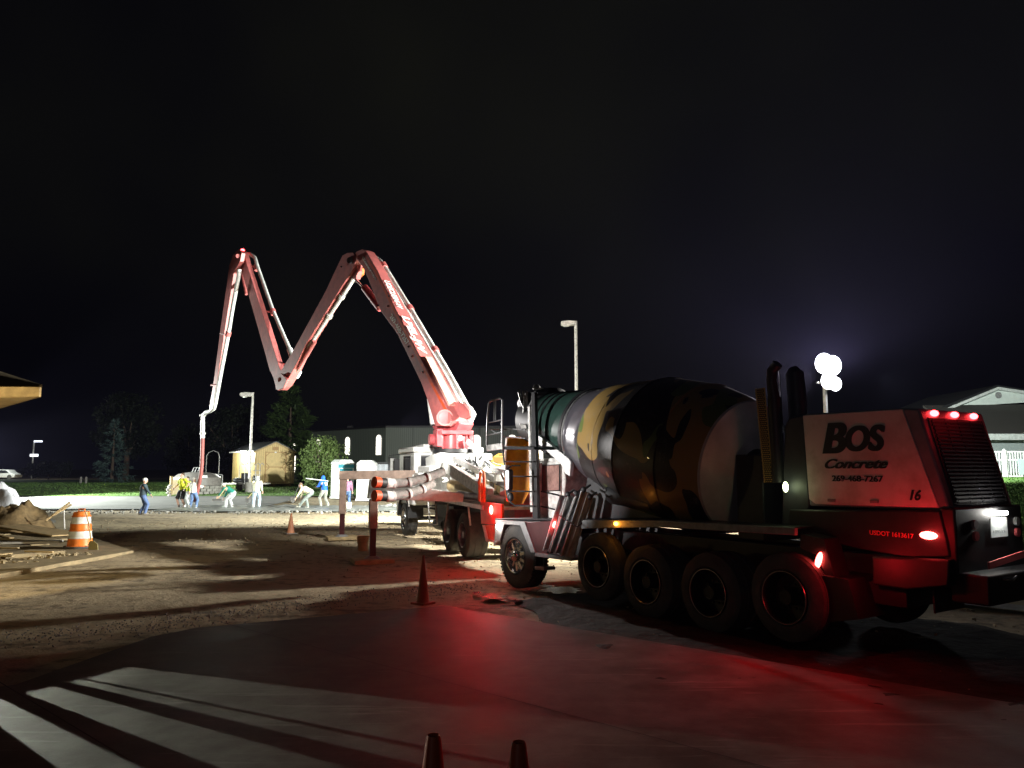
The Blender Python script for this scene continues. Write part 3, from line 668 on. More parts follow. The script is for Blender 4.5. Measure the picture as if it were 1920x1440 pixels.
glow_ell('side_lamp', MX, mixer, 1473, 913, HV - .08, (.03, .035, .065), M['e_green'], power=.8, col=(.85, 1, .5), dv=.1)
# licence plate and rear bumper
RU = 7.47
rb = MB(); rb.box(Q(RU, .48, 1.0), Q(RU - .15, 1.95, 1.70)); rb.build('rear_panel', M['black'], mixer, .02)
lp = MB(); lp.box(Q(RU + .04, 1.13, 1.37), Q(RU + .03, 1.50, 1.58)); lpo = lp.build('licence_plate', M['white'], mixer)
pb = MB()
for k in range(6): pb.box(Q(RU + .042, 1.18 + k * .045, 1.42), Q(RU + .039, 1.205 + k * .045, 1.445))
pb.build('plate_characters', M['greypaint'], lpo)
pl = MB(); pl.box(Q(RU + .09, 1.20, 1.61), Q(RU + .02, 1.42, 1.645)); pl.build('plate_lamp', M['e_white'], mixer); lamp('plate_glow', MX.w(RU + .16, 1.31, 1.68), 3, (.85, 1, 1), .02, MX.w(RU + .04, 1.31, 1.46), 95)
bp = MB(); bp.box(Q(RU + .28, .5, .74), Q(RU - .1, 1.95, 1.04)); bp.build('rear_bumper', M['black'], mixer, .02)
for v in (.85, 1.78):
    for z, m_ in ((1.52, 'greypaint'), (1.40, 'turretred')):
        q = MB(); q.cyl(Q(RU + .03, v, z), Q(RU - .01, v, z), .05, n=16); q.build('rear_lamp', M[m_], mixer)
rs = MB(); rs.beam(Q(RU + .1, .9, 1.10), Q(RU + .1, 1.9, 1.19), .02, .07); rs.build('reflective_strip', M['letter_red'], mixer)
cn = MB(); cn.tube([Q(RU + .29, .75, 1.0), Q(RU + .32, .9, .98), Q(RU + .29, 1.05, 1.0)], .015, 6); cn.build('tow_hook', M['chrome'], mixer)
mf = MB(); mf.box(Q(7.2, .5, .6), Q(7.18, 1.1, .86)); mf.build('mud_flap', M['black'], mixer)
# exhaust stack with perforated guard, intake stack
def pstack(name, x0, y0, x1, y1, v, r, m): 
    mb = MB(); mb.cyl(MX.p(x0, y0, v), MX.p(x1, y1, v), r, n=24); return mb.build(name, m, mixer)
pstack('exhaust_stack', 1452, 745, 1462, 905, .62, .09, M['dark'])
e_ = MB(); e_.tube([MX.p(1452, 750, .62), MX.p(1447, 715, .62), MX.p(1448, 695, .62), MX.p(1458, 682, .62)], [.075, .07, .07, .068], 16); e_.build('exhaust_pipe', M['darkrim'], mixer)
gu = MB(); a = MX.p(1424, 728, .56); b = MX.p(1441, 905, .56); d = (b - a); nr = 46
gmat = mat('guard_bronze', (.38, .25, .10), .4, .5)
for k in range(nr):
    p = a + d * (k + .5) / nr
    for j in range(4):
        gu.box(p + Vector((-.012, -.058 + j * .033 + (.016 if k % 2 else 0) - .0085, -.0065)), p + Vector((.0, -.058 + j * .033 + (.016 if k % 2 else 0) + .0085, .0065)))
gu.beam(a + Vector((.004, -.075, 0)), b + Vector((.004, -.075, 0)), .012, .012); gu.beam(a + Vector((.004, .062, 0)), b + Vector((.004, .062, 0)), .012, .012)
gu.build('stack_guard', gmat, mixer)
gq = MB(); gq.beam(a + Vector((.02, 0, 0)), b + Vector((.02, 0, 0)), .13, .012, up=(1, 0, 0)); gq.build('guard_backing', M['black'], mixer)
i_ = MB(); i_.tube([MX.p(1498, 800, .9), MX.p(1494, 740, .9), MX.p(1490, 700, .9), MX.p(1486, 690, .9)], [.12, .12, .115, .06], 20); i_.build('intake_stack', M['dark'], mixer)
i_ = MB(); i_.tube([MX.p(1467, 800, .8), MX.p(1462, 720, .8), MX.p(1460, 696, .8), MX.p(1466, 685, .8)], .012, 8); i_.tube([MX.p(1475, 905, .62), MX.p(1471, 850, .62), MX.p(1469, 810, .62)], [.03, .025, .012], 8); i_.build('grab_rail', M['chrome'], mixer)
# ================================================================== PUMP TRUCK
PM = Frame((-3.46, 24.8), radians(20.3))
pump = empty('pump_truck', PM.O, PM.a, 'white concrete pump truck with a tall red folded boom, parked in front of the mixer', 'pump truck')
def pmt(name, pts, v0, v1, m, at=None, bevel=.008, parent=None): return trace(PM, pts, v0, v1, at).build(name, m, parent or pump, bevel)
for u, W_, kw in ((0, .38, dict(m_rim=M['chrome'], lugs=True, deep=.09)), (5.15, .55, dict(m_rim=M['steelrim'], deep=.17)), (6.5, .55, dict(m_rim=M['steelrim'], deep=.17))):
    wheel(PM, pump, u, 0, .54, .54, W_, .30, **kw); wheel(PM, pump, u, 2.4, .54, .54, W_, .30, kw['m_rim'], side=1, hub=False)
f2 = MB()
for v in (.75, 1.5): f2.box(Q(9.4, v, .85), Q(-1.0, v + .13, 1.15))
for u in (0, 5.15, 6.5): f2.cyl(Q(u, .2, .54), Q(u, 2.2, .54), .07, n=10)
f2.box(Q(4.2, .45, .45), Q(2.2, .75, 1.1)); f2.box(Q(3.2, 1.6, .5), Q(1.6, 1.95, 1.1)); f2.cyl(Q(3.4, .25, .62), Q(4.3, .25, .62), .18)
f2.build('chassis_frame', M['black'], pump, .01)
# deck
dk = MB(); dk.box(Q(9.3, .02, 1.26), Q(1.7, 2.38, 1.32)); dk.build('deck', M['dirtywhite'], pump)
pmt('deck_edge', [(786, 925), (904, 948), (904, 956), (786, 932)], -.03, .02, M['white'])
de = MB(); de.box(Q(1.7, 2.38, 1.2), Q(9.3, 2.43, 1.36)); de.build('deck_edge', M['white'], pump)
# fenders over front wheel, mud guards
fd = MB(); pts = [(-.72, .62), (-.66, .95), (-.4, 1.22), (.4, 1.22), (.68, .95), (.74, .6)]
for i in range(5): fd.beam(Q(pts[i][0], .22, pts[i][1]), Q(pts[i+1][0], .22, pts[i+1][1]), .5, .03, up=(0, -(pts[i+1][1]-pts[i][1]), pts[i+1][0]-pts[i][0]))
fd.build('front_fender', M['black'], pump)
sd = MB()
for (x, y, x2, y2) in ((803, 941, 806, 983), (817, 945, 820, 984), (841, 941, 835, 985), (878, 949, 882, 985), (765, 930, 767, 950)): sd.tube([PM.p(x, y, -.02), PM.p(x2, y2, -.02)], .022, 6)
for y in (950, 962, 973, 983): sd.beam(PM.p(804.5, y, -.02), PM.p(818.5, y + 1, -.02), .04, .025)
sd.build('side_ladder', M['dirtywhite'], pump)
# cab: side and back
cb = MB(); cb.box(Q(1.05, .03, 1.0), Q(-1.35, 2.37, 1.95)); cb.box(Q(1.0, .08, 1.95), Q(-1.15, 2.32, 2.62)); cb.box(Q(1.02, .05, 2.62), Q(-1.2, 2.35, 2.8))
cb.box(Q(-1.35, .05, .55), Q(-1.1, 2.35, 1.0)); pc = cb.build('cab', M['white'], pump, .04)
gl = MB(); gl.box(Q(1.012, .3, 2.02), Q(1.0, 2.1, 2.52)); gl.box(Q(.55, .065, 1.98), Q(-.45, .08, 2.52)); gl.box(Q(-1.165, .2, 2.0), Q(-1.15, 2.2, 2.55)); gl.build('cab_window', M['glass'], pc)
gw = MB(); gw.tube([Q(1.02, .3, 2.02), Q(1.02, .3, 2.52), Q(1.02, 2.1, 2.52), Q(1.02, 2.1, 2.02)], .02, 6, closed=True); gw.beam(Q(1.02, 1.0, 2.02), Q(1.02, 1.0, 2.52), .03, .03); gw.build('window_frame', M['greypaint'], pc)
mr = MB(); mr.box(Q(-.95, -.28, 1.95), Q(-1.05, -.08, 2.5)); mr.box(Q(-.6, -.2, 1.9), Q(-.68, -.02, 2.45)); mr.tube([Q(-.9, .05, 2.6), Q(-1.0, -.3, 2.56), Q(-1.0, -.32, 1.9), Q(-.9, .05, 1.85)], .02, 6); mr.build('mirror', M['dark'], pump, .01)
mf_ = MB(); mf_.box(Q(-.945, -.26, 1.99), Q(-.94, -.1, 2.46)); mf_.build('mirror_glass', M['pipe'], pump)
lb = MB(); lb.ell(PM.p(757, 846, .35), (.09, .09, .06)); lb.build('amber_beacon', M['e_amber'], pump)
rf = MB(); rf.box(Q(.9, .4, 2.8), Q(-.2, 2.0, 2.88)); rf.cyl(Q(.7, 1.75, 2.8), Q(.7, 1.75, 3.5), .07); rf.build('roof_fairing', M['white'], pump, .02)
# body behind the cab
bd = MB(); bd.box(Q(1.75, .05, 1.32), Q(1.15, 2.35, 2.0)); bd.box(Q(2.9, .75, 1.32), Q(1.75, 2.1, 1.75)); bd.box(Q(6.5, 1.75, 1.32), Q(2.4, 2.35, 2.0)); bd.box(Q(2.2, 1.0, 2.0), Q(1.2, 1.5, 2.5)); bd.build('body_locker', M['white'], pump, .02)
# turntable pedestal and turret
TX, TY = 1.15, 1.62   # v, u of the slewing axis
def TQ(du, dv, z): return Q(TY + du, TX + dv, z)
tp = MB(); tp.prism([(-.75, 1.7), (.75, 1.7), (.5, 2.6), (-.5, 2.6)], lambda a, b, w_: Q(TY + a, w_, b), TX - .55, TX + .55); tp.box(TQ(.9, -.95, 2.0), TQ(-.6, .95, 2.2)); tp.build('turntable_pedestal', M['white'], pump, .03)
tb = MB(); tb.cyl(TQ(0, 0, 2.6), TQ(0, 0, 2.72), .62, n=32); tb.build('slew_ring', M['dark'], pump)
tm = MB(); tm.cyl(TQ(0, 0, 2.72), TQ(0, 0, 3.2), .42, .40, 24)
tm.box(TQ(.42, -.62, 2.78), TQ(-.05, -.44, 3.3)); tm.box(TQ(.3, .44, 2.78), TQ(-.4, .55, 3.3)); tm.box(TQ(.5, -.5, 3.15), TQ(-.5, .5, 3.27))
for k in range(6):
    a_ = 2 * pi * k / 6; tm.box(TQ(.44 * cos(a_) + .04, .44 * sin(a_) - .04, 2.72), TQ(.44 * cos(a_) - .04, .44 * sin(a_) + .04, 3.2))
for k in range(2): tm.cyl(TQ(0, -.75 + 1.4 * k, 3.0), TQ(0, -.5 + 1.4 * k * .7, 3.0), .17)
tm.build('turret', M['turretred'], pump, .015)
# hydraulic hoses clutter around the pedestal
random.seed(11)
hc = MB()
for k in range(16):
    p = TQ(.7 + random.uniform(-.1, .3), random.uniform(-.2, .7), 2.3 + random.uniform(-.2, .1)); pts = [p]
    for j in range(5): pts.append(pts[-1] + Vector((random.uniform(-.16, .2), random.uniform(-.16, .05), random.uniform(-.2, .13))))
    hc.tube(pts, .022, 6)
hc.build('hydraulic_hoses', M['dark'], pump)
hv = MB()
for k in range(9): q = TQ(.95 + random.uniform(-.15, .2), random.uniform(-.3, .8), 2.0 + random.uniform(-.2, .2)); hv.box(q, q + Vector((random.uniform(.06, .2), random.uniform(.05, .15), random.uniform(.05, .15))))
hv.build('valve_block', M['dirtywhite'], pump, .01)
dp = MB(); dp.tube([TQ(.5, .3, 2.95), TQ(.6, .55, 2.7), TQ(.8, .75, 2.35), TQ(1.3, .9, 2.1), TQ(2.6, .95, 1.95), TQ(4.5, .8, 1.85), TQ(6.5, .5, 1.8), TQ(7.3, .2, 1.65)], .085, 14); dp.build('delivery_pipe', M['pipe'], pump)
for t_ in ((.62, .58, 2.66), (1.3, .9, 2.1), (2.6, .95, 1.95), (4.5, .8, 1.85)):
    pass
# folded support arms forming an A over the deck
arm = MB(); arm.beam(Q(2.3, .5, 2.35), Q(7.6, .35, 1.52), .16, .30); arm.build('support_arm', M['dirtywhite'], pump, .01)
arm = MB(); arm.beam(Q(2.6, .9, 2.42), Q(7.0, 1.3, 1.55), .1, .16); arm.build('support_arm', M['greypaint'], pump, .01)
arm = MB(); arm.prism([(1.4, 2.45), (2.4, 2.55), (3.3, 2.3), (2.8, 1.95), (1.5, 1.9)], lambda a, b, w_: Q(a, w_, b), .35, .5); arm.build('gusset_plate', M['white'], pump, .01)
cy = MB(); cy.cyl(Q(5.6, .75, 1.62), Q(3.0, .75, 1.62), .17, n=24); cy.cyl(Q(5.6, 1.35, 1.62), Q(3.0, 1.35, 1.62), .17, n=24); cy.build('concrete_cylinder', M['wood'], pump)
rp = MB(); rp.cyl(Q(5.2, .3, 1.45), Q(8.9, .3, 1.42), .09, n=12); rp.build('spare_pipe', M['greypaint'], pump)
# delivery hoses stowed over the rear outrigger
for (pts, vv) in ((((712, 905), (735, 907), (765, 905), (800, 895), (832, 884)), -1.55), (((712, 930), (735, 931), (765, 926), (790, 917), (812, 906)), -1.4)):
    n_ = len(pts); q = [PM.loc(atY(x, y, 17.25 + .9 * i / (n_ - 1) - (.15 if vv > -1.5 else 0))) for i, (x, y) in enumerate(pts)]
    h = MB(); h.tube(q[1:], .105, 16); ho = h.build('hose', M['hose'], pump)
    e0 = q[0] + (q[0] - q[1]) * .45; L01 = q[1] - e0
    h = MB(); h.tube([e0, e0 + L01 * .3], [.125, .12], 20); h.build('hose_end', M['redorange'], ho)
    h = MB(); h.tube([e0 + L01 * .28, e0 + L01 * .66], [.112, .112], 20); h.build('bore_shade_band', M['black'], ho)  # black band stands for the shaded inside of the open hose end
    h = MB(); h.tube([e0 + L01 * .62, e0 + L01 * .72, e0 + L01 * 1.02], [.115, .125, .11], 20); h.build('hose_collar', M['white'], ho)
    for i in (1, 2, 3): h = MB(); h.tube([q[i], q[i] + (q[i+1] - q[i]).normalized() * .06], .118, 16); h.build('hose_clamp', M['white'], ho)
# rear hopper, orange guard and tail lamps
hpb = MB(); hpb.prism([(9.2, .95), (9.2, 1.75), (8.2, 1.6), (8.4, 1.0)], lambda a, b, w_: Q(a, w_, b), .35, 2.05); hpb.build('hopper', M['turretred'], pump, .02)
pmt('rear_panel', [(900, 940), (940, 945), (940, 985), (902, 982)], .0, .06, M['redorange'], bevel=.006)
pmt('rear_box', [(905, 984), (932, 986), (934, 1016), (912, 1013)], .0, .5, M['orange'])
pmt('rear_box_trim', [(904, 984), (908, 984), (914, 1011), (933, 1014), (933, 1018), (911, 1015)], -.02, .0, M['white'], bevel=0)
hl = MB(); hl.tube([PM.p(899, 940, -.05), PM.p(899, 900, -.05), PM.p(901, 887, -.05), PM.p(904, 884, -.05), PM.p(907, 888, -.05), PM.p(908, 900, -.05), PM.p(908, 942, -.05)], .035, 8); hl.tube([PM.p(903.5, 942, -.05), PM.p(903.5, 905, -.05)], .03, 8); hl.build('hand_rail', M['orange'], pump)
sc = MB(); sc.box(Q(9.0, .3, 1.75), Q(8.1, 1.9, 1.78))
for k in range(8): sc.beam(Q(8.1, .35 + k * .2, 1.80), Q(9.0, .35 + k * .2, 1.80), .03, .04)
sc.build('hopper_grate', M['dark'], pump)
rg = MB()
for z in (2.0, 2.25): rg.tube([Q(5.4, 1.9, z), Q(8.2, 1.7, z)], .025, 6)
for u in (5.4, 6.3, 7.2, 8.2): rg.tube([Q(u, 1.8, 1.35), Q(u, 1.8, 2.27)], .025, 6)
rg.build('guard_rail', M['redorange'], pump)
ct = MB()
for k in range(26):
    q = Q(random.uniform(4.4, 8.2), random.uniform(.9, 1.9), random.uniform(1.4, 1.85)); s_ = [random.uniform(.04, .22) for _ in range(3)]; ct.box(q, q + Vector(s_))
ct.build('pump_equipment', M['dirtywhite'], pump, .01)
ct = MB()
for k in range(12):
    q = Q(random.uniform(6.4, 8.8), random.uniform(.5, 1.9), random.uniform(1.4, 1.9)); ct.tube([q, q + Vector((random.uniform(-.3, .3), random.uniform(-.4, .4), random.uniform(-.1, .3)))], .03, 6)
ct.build('pump_levers', M['greypaint'], pump)
glow_ell('tail_light', PM, pump, 921, 956, -.05, (.03, .10, .10), M['e_redhot'], power=34, dv=.35, du=.45)
# ---- outriggers
def outrigger(name, foot, top, truck, bw, legw, label, mbeam, hz0=None):
    """foot ground point, top z, truck attachment point"""
    F = Vector(foot); T = Vector(truck)
    loc_ = lambda P: PM.loc(P)
    b = MB(); A_ = F + Vector((0, 0, top - bw[1] / 2)); d = (T - A_).normalized()
    b.beam(loc_(A_ - d * .12), loc_(T), bw[0], bw[1], w2=bw[2], h2=bw[3]); o = b.build(name, mbeam, pump, .012)
    l = MB(); l.beam(loc_(F + Vector((0, 0, .75))), loc_(F + Vector((0, 0, top - bw[1] - .002))), legw, legw, up=loc_(T) - loc_(A_)); l.build('outrigger_leg', M['outrig'], pump, .01)
    l = MB(); l.beam(loc_(F + Vector((0, 0, .12))), loc_(F + Vector((0, 0, .80))), legw * .72, legw * .72, up=loc_(T) - loc_(A_)); l.build('outrigger_inner_leg', M['maroon'], pump)
    l = MB(); l.cyl(loc_(F + Vector((0, 0, .07))), loc_(F + Vector((0, 0, .13))), .2, .12); l.build('outrigger_foot', M['greypaint'], pump)
    return o
F1 = gnd(641, 1010, .0); F2 = gnd(698, 1053, .0)
outrigger('outrigger_beam', F1, 2.05, (-3.0, 24.0, 1.94), (.22, .26, .26, .26), .2, None, M['outrig'])
outrigger('outrigger_beam', F2, 1.86, (-1.2, 18.6, 1.42), (.2, .44, .3, .2), .19, None, M['white'])
pe = MB(); pe.box((-.13, -.13, 0), (.13, .13, .44)); 
for nm, F_, lab in (('outrigger_pad', F1, 'wooden cribbing pad under the farther outrigger leg'), ('outrigger_pad', F2, 'wooden cribbing pad under the nearer outrigger leg, by the bucket')):
    e = empty(nm, (F_.x, F_.y, 0), radians(20), lab, 'cribbing pad', 'wooden pads under the outriggers')
    for k in range(3): mb = MB(); mb.box((-.45, -.36 + k * .245, -.02), (.45, -.125 + k * .245, .07)); mb.build('plank', M['wood'], e, .006)
# ================================================================== BOOM (parts of the pump truck)
BF = Frame((-1.75, 23.4), radians(40.2))
boomE = pump
def btr(name, pts, v0, v1, m, at=None, bevel=.012, far=None):
    at = v0 if at is None else at
    mb = trace(BF, pts, v0, v1, at)
    if far: mb.v = [(x_ if x_ < (v0 + v1) / 2 else far(z_), y_, z_) for x_, y_, z_ in mb.v]
    R_ = Matrix.Rotation(BF.a, 4, 'Z'); Ri = Matrix.Rotation(-PM.a, 4, 'Z')
    mb.v = [tuple(Ri @ ((R_ @ Vector(q)) + BF.O - PM.O)) for q in mb.v]
    return mb.build(name, m, pump, bevel)
def BP(x, y, v=0.):
    q = BF.p(x, y, v); return Matrix.Rotation(-PM.a, 4, 'Z') @ ((Matrix.Rotation(BF.a, 4, 'Z') @ q) + BF.O - PM.O)
def btube(name, pts, r, m, v=0., n=12, vs=None):
    mb = MB(); mb.tube([BP(x, y, (vs[i] if vs else v)) for i, (x, y) in enumerate(pts)], r, n); return mb.build(name, m, pump)
s1 = btr('boom_section', [(666, 484), (668, 472), (679, 467), (686, 470), (707, 506), (740, 575), (814, 720), (842, 772), (846, 788), (838, 799), (816, 799), (800, 745), (789, 716), (757, 650), (752, 640), (745, 625), (713, 582), (705, 560), (690, 522), (680, 500)], -.29, .31, M['boomred'], far=lambda z: .04 + .26 * smooth(10.2, 3.6, z) if False else .04 + .26 * min(1, max(0, (10.4 - z) / 6.6)))
btr('boom_stripe', [(682, 474), (707, 510), (740, 579), (814, 724), (838, 768), (834, 770), (810, 726), (737, 582), (704, 513)], -.294, -.288, M['redorange'], bevel=0)
s2 = btr('boom_section', [(651, 474), (642, 479), (619, 527), (611, 545), (547, 662), (515, 714), (517, 730), (524, 731), (533, 722), (548, 697), (573, 646), (640, 538), (660, 508), (669, 484), (662, 473)], -.2, .16, M['boomred'])
s3 = btr('boom_section', [(441, 473), (447, 467), (457, 473), (464, 500), (500, 612), (524, 690), (531, 700), (526, 713), (513, 710), (505, 692), (500, 673), (468, 560), (452, 507)], .26, .50, M['boomred'])
s4 = btr('boom_section', [(447, 469), (437, 478), (430, 498), (413, 620), (401, 712), (392, 766), (397, 767), (407, 715), (420, 625), (438, 512), (450, 490), (453, 474)], .0, .2, M['boomred'])
# joints and links
def pin(x, y, v0, v1, r, m): mb = MB(); mb.cyl(BP(x, y, v0), BP(x, y, v1), r, n=20); return mb.build('joint_pin', m, pump)
pin(834, 783, -.36, .38, .20, M['turretred']); pin(656, 488, -.33, .33, .12, M['dark']); pin(675, 483, -.34, .34, .1, M['boomred']); pin(526, 712, -.3, .66, .12, M['boomred']); pin(446, 480, -.1, .66, .1, M['boomred'])
rg_ = MB(); c_ = BP(834, 783, -.37); ax_ = (BP(834, 783, -.37) - BP(834, 783, 0)).normalized(); rg_.lathe([(0, .20), (.03, .20), (.03, .25), (0, .25)], c_, ax_ * 1.0, 28); rg_.build('pin_collar', M['boomred'], pump)
btr('boom_link', [(662, 489), (668, 489), (671, 508), (667, 523), (661, 523), (660, 506)], -.1, .1, M['boomred'])
btr('boom_link', [(668, 500), (677, 502), (676, 514), (669, 520), (665, 514)], .12, .28, M['orange'])
btr('boom_foot', [(812, 768), (842, 765), (862, 775), (866, 795), (856, 812), (822, 812), (813, 795)], .0, .55, M['turretred'], at=.1)
btr('pipe_bracket', [(843, 752), (868, 757), (878, 768), (882, 781), (872, 786), (862, 782), (848, 765)], .0, .1, M['boomred'], at=.0)
btube('hydraulic_cylinder', [(713, 578), (684, 540)], .14, M['turretred'], -.05, 16); btube('piston_rod', [(690, 547), (664, 521)], .045, M['chrome'], -.05)
btube('hydraulic_cylinder', [(806, 748), (812, 796)], .09, M['white'], -.2, 14)
btube('hydraulic_cylinder', [(590, 640), (560, 690)], .1, M['boomred'], .0, 14); btube('piston_rod', [(562, 688), (536, 723)], .05, M['chrome'], .0)
btube('hydraulic_cylinder', [(450, 495), (462, 552)], .07, M['boomred'], .5, 12)
btr('boom_link', [(512, 707), (527, 700), (538, 712), (531, 728), (520, 732), (516, 722)], -.34, -.25, M['boomred'])
# delivery pipes along the boom
btube('delivery_pipe', [(704, 483), (714, 490), (722, 501), (771, 580), (840, 696), (880, 768)], .075, M['pipe'], .5)
btube('return_pipe', [(714, 502), (763, 583), (832, 699), (873, 773)], .06, M['pipe'], .35)
mb = MB(); mb.tube([BP(870, 762, .5), BP(880, 768, .5), BP(886, 777, .5), BP(882, 786, .48), BP(872, 788, .45), BP(864, 782, .4)], .12, 14); mb.build('pipe_elbow', M['pipe'], pump)
for (x, y) in ((770, 580), (817, 658), (721, 500)):
    mb = MB(); mb.tube([BP(x - 3, y - 5, .5), BP(x + 1, y + 2, .5)], .12, 14); mb.tube([BP(x - 22, y - 9, .2), BP(x - 12, y - 5, .4), BP(x, y, .5)], .04, 6); mb.build('pipe_clamp', M['boomred'], pump)
btube('delivery_pipe', [(664, 520), (651, 541), (617, 592), (572, 660), (563, 680), (556, 694)], .09, M['pipe'], .0)
for (x, y) in ((640, 556), (617, 592), (570, 655)):
    mb = MB(); mb.tube([BP(x + 1.5, y - 3), BP(x - 1.5, y + 3)], .14, 14); mb.tube([BP(x, y), BP(x - 10, y - 6, -.05)], .04, 6); mb.build('pipe_clamp', M['dirtywhite'], pump)
btube('pipe_elbow', [(543, 655), (556, 690), (560, 698), (556, 705), (546, 707), (540, 700)], .13, M['pipe'], .35, vs=[.75, .7, .6, .5, .4, .3])
btube('delivery_pipe', [(455, 475), (468, 476), (478, 483), (483, 500), (512, 583), (544, 657)], .085, M['pipe'], .75)
for (x0, y0, x1, y1) in ((463, 494, 481, 502), (490, 583, 512, 585), (521, 682, 552, 684)):
    mb = MB(); mb.tube([BP(x0, y0, .6), BP(x1, y1, .75)], .04, 6); mb.tube([BP(x1 - 1, y1 - 4, .75), BP(x1 + 1, y1 + 4, .75)], .13, 12); mb.build('pipe_clamp', M['boomred'], pump)
btube('delivery_pipe', [(449, 505), (447, 520), (437, 572), (427, 632), (413, 705), (404, 755), (402, 763)], .10, M['pipe'], -.1)
mb = MB(); mb.tube([BP(429, 622, -.1), BP(427, 630, -.1)], .14, 12); mb.tube([BP(413, 625, .05), BP(427, 628, -.1)], .04, 6); mb.tube([BP(396, 722, .05), BP(408, 722, -.1)], .05, 6); mb.build('pipe_clamp', M['boomred'], pump)
btube('tip_elbow', [(404, 755), (401, 766), (394, 771), (386, 773), (381, 779), (380, 790)], .10, M['pipe'], -.1)
btube('drop_pipe', [(380, 788), (380, 814), (380, 822)], .11, M['pipe'], -.1)
mb = MB()
for y in (779, 813): mb.tube([BP(380, y - 1.5, -.1), BP(380, y + 1.5, -.1)], .15, 12)
mb.build('pipe_clamp', M['dirtywhite'], pump)
mb = MB(); mb.ell(BP(455, 469, .4), (.1, .1, .07)); mb.build('tip_light', M['e_red'], pump)
for (pts, vv) in ((((706, 500), (738, 563), (775, 636), (815, 712), (843, 762)), -.02), (((700, 488), (733, 548), (780, 632), (826, 716)), .03), (((652, 520), (612, 585), (566, 655), (545, 690)), .0), (((648, 512), (606, 580), (560, 652)), .06), (((459, 500), (485, 575), (518, 678)), .3), (((437, 520), (418, 640), (402, 745)), .02)):
    btube('hydraulic_hose', pts, .022, M['dark'], vv, 6)
# bolts / access holes on boom
bh = MB()
for x, y in ((709, 601 - 28), (728, 574), (766, 650), (773, 668), (793, 698), (729, 555), (661, 493), (640, 500)): bh.cyl(BP(x, y, -.296), BP(x, y, -.28), .035, n=10)
bh.build('boom_bolt', M['dark'], pump)
# lettering on boom
def btext(body, p, q, side, h, m, v, **k):
    P = BP(*p, v); X = BP(*q, v) - P; Yv = BP(*side, v) - P; nrm = X.cross(Yv)
    return text(body, pump, P, X, Yv, h, m, width=X.length, **k)
btext('269-468-7267', (731, 595), (763, 648), (745, 586), .19, M['letter_white'], -.295, bold=.012)
btext('Concrete', (679, 484), (704, 526), (690, 476), .11, M['letter_white'], -.295, bold=.03)
VD = Matrix.Rotation(-PM.a, 3, 'Z') @ (Matrix.Rotation(BF.a, 3, 'Z') @ Vector((1, 0, 0)))
def bback(body, p, q, h, m, v0=.06, **k):
    P = BP(*p, -.29) + VD * v0; X = BP(*q, -.29) + VD * v0 - P
    return text(body, pump, P, X, VD, h, m, width=X.length, up=.012, **k)
bback('UOECUEIM-W', (717, 525), (743, 578), .22, M['letter_white'], bold=.03, shear=.2)
bback('LBEL-JW', (750, 592), (785, 662), .27, M['letter_white'], bold=.04, shear=.2)
bback('BOS', (690, 478), (705, 504), .2, M['letter_white'], bold=.03)
btr('boom_cover_panel', [(789, 669), (836, 761), (839.5, 759.5), (792.5, 667.5)], -.20, .08, mat('panel_pink', (.72, .36, .30), .4), at=-.29, bevel=.01)
hose_end = BP(378, 890, -.1); hose_top = BP(380, 822, -.1)
Wp = Matrix.Rotation(PM.a, 4, 'Z')
mb = MB(); mb.tube([hose_top, BP(379.5, 840, -.1), BP(378.5, 870, -.1), BP(377, 888, -.1), BP(373, 908, -.1), BP(369, 925, -.1), BP(366, 940, -.1)], .1, 14); mb.build('end_hose', mat('end_hose_red', (.34, .10, .09), .6, var=.3), pump)
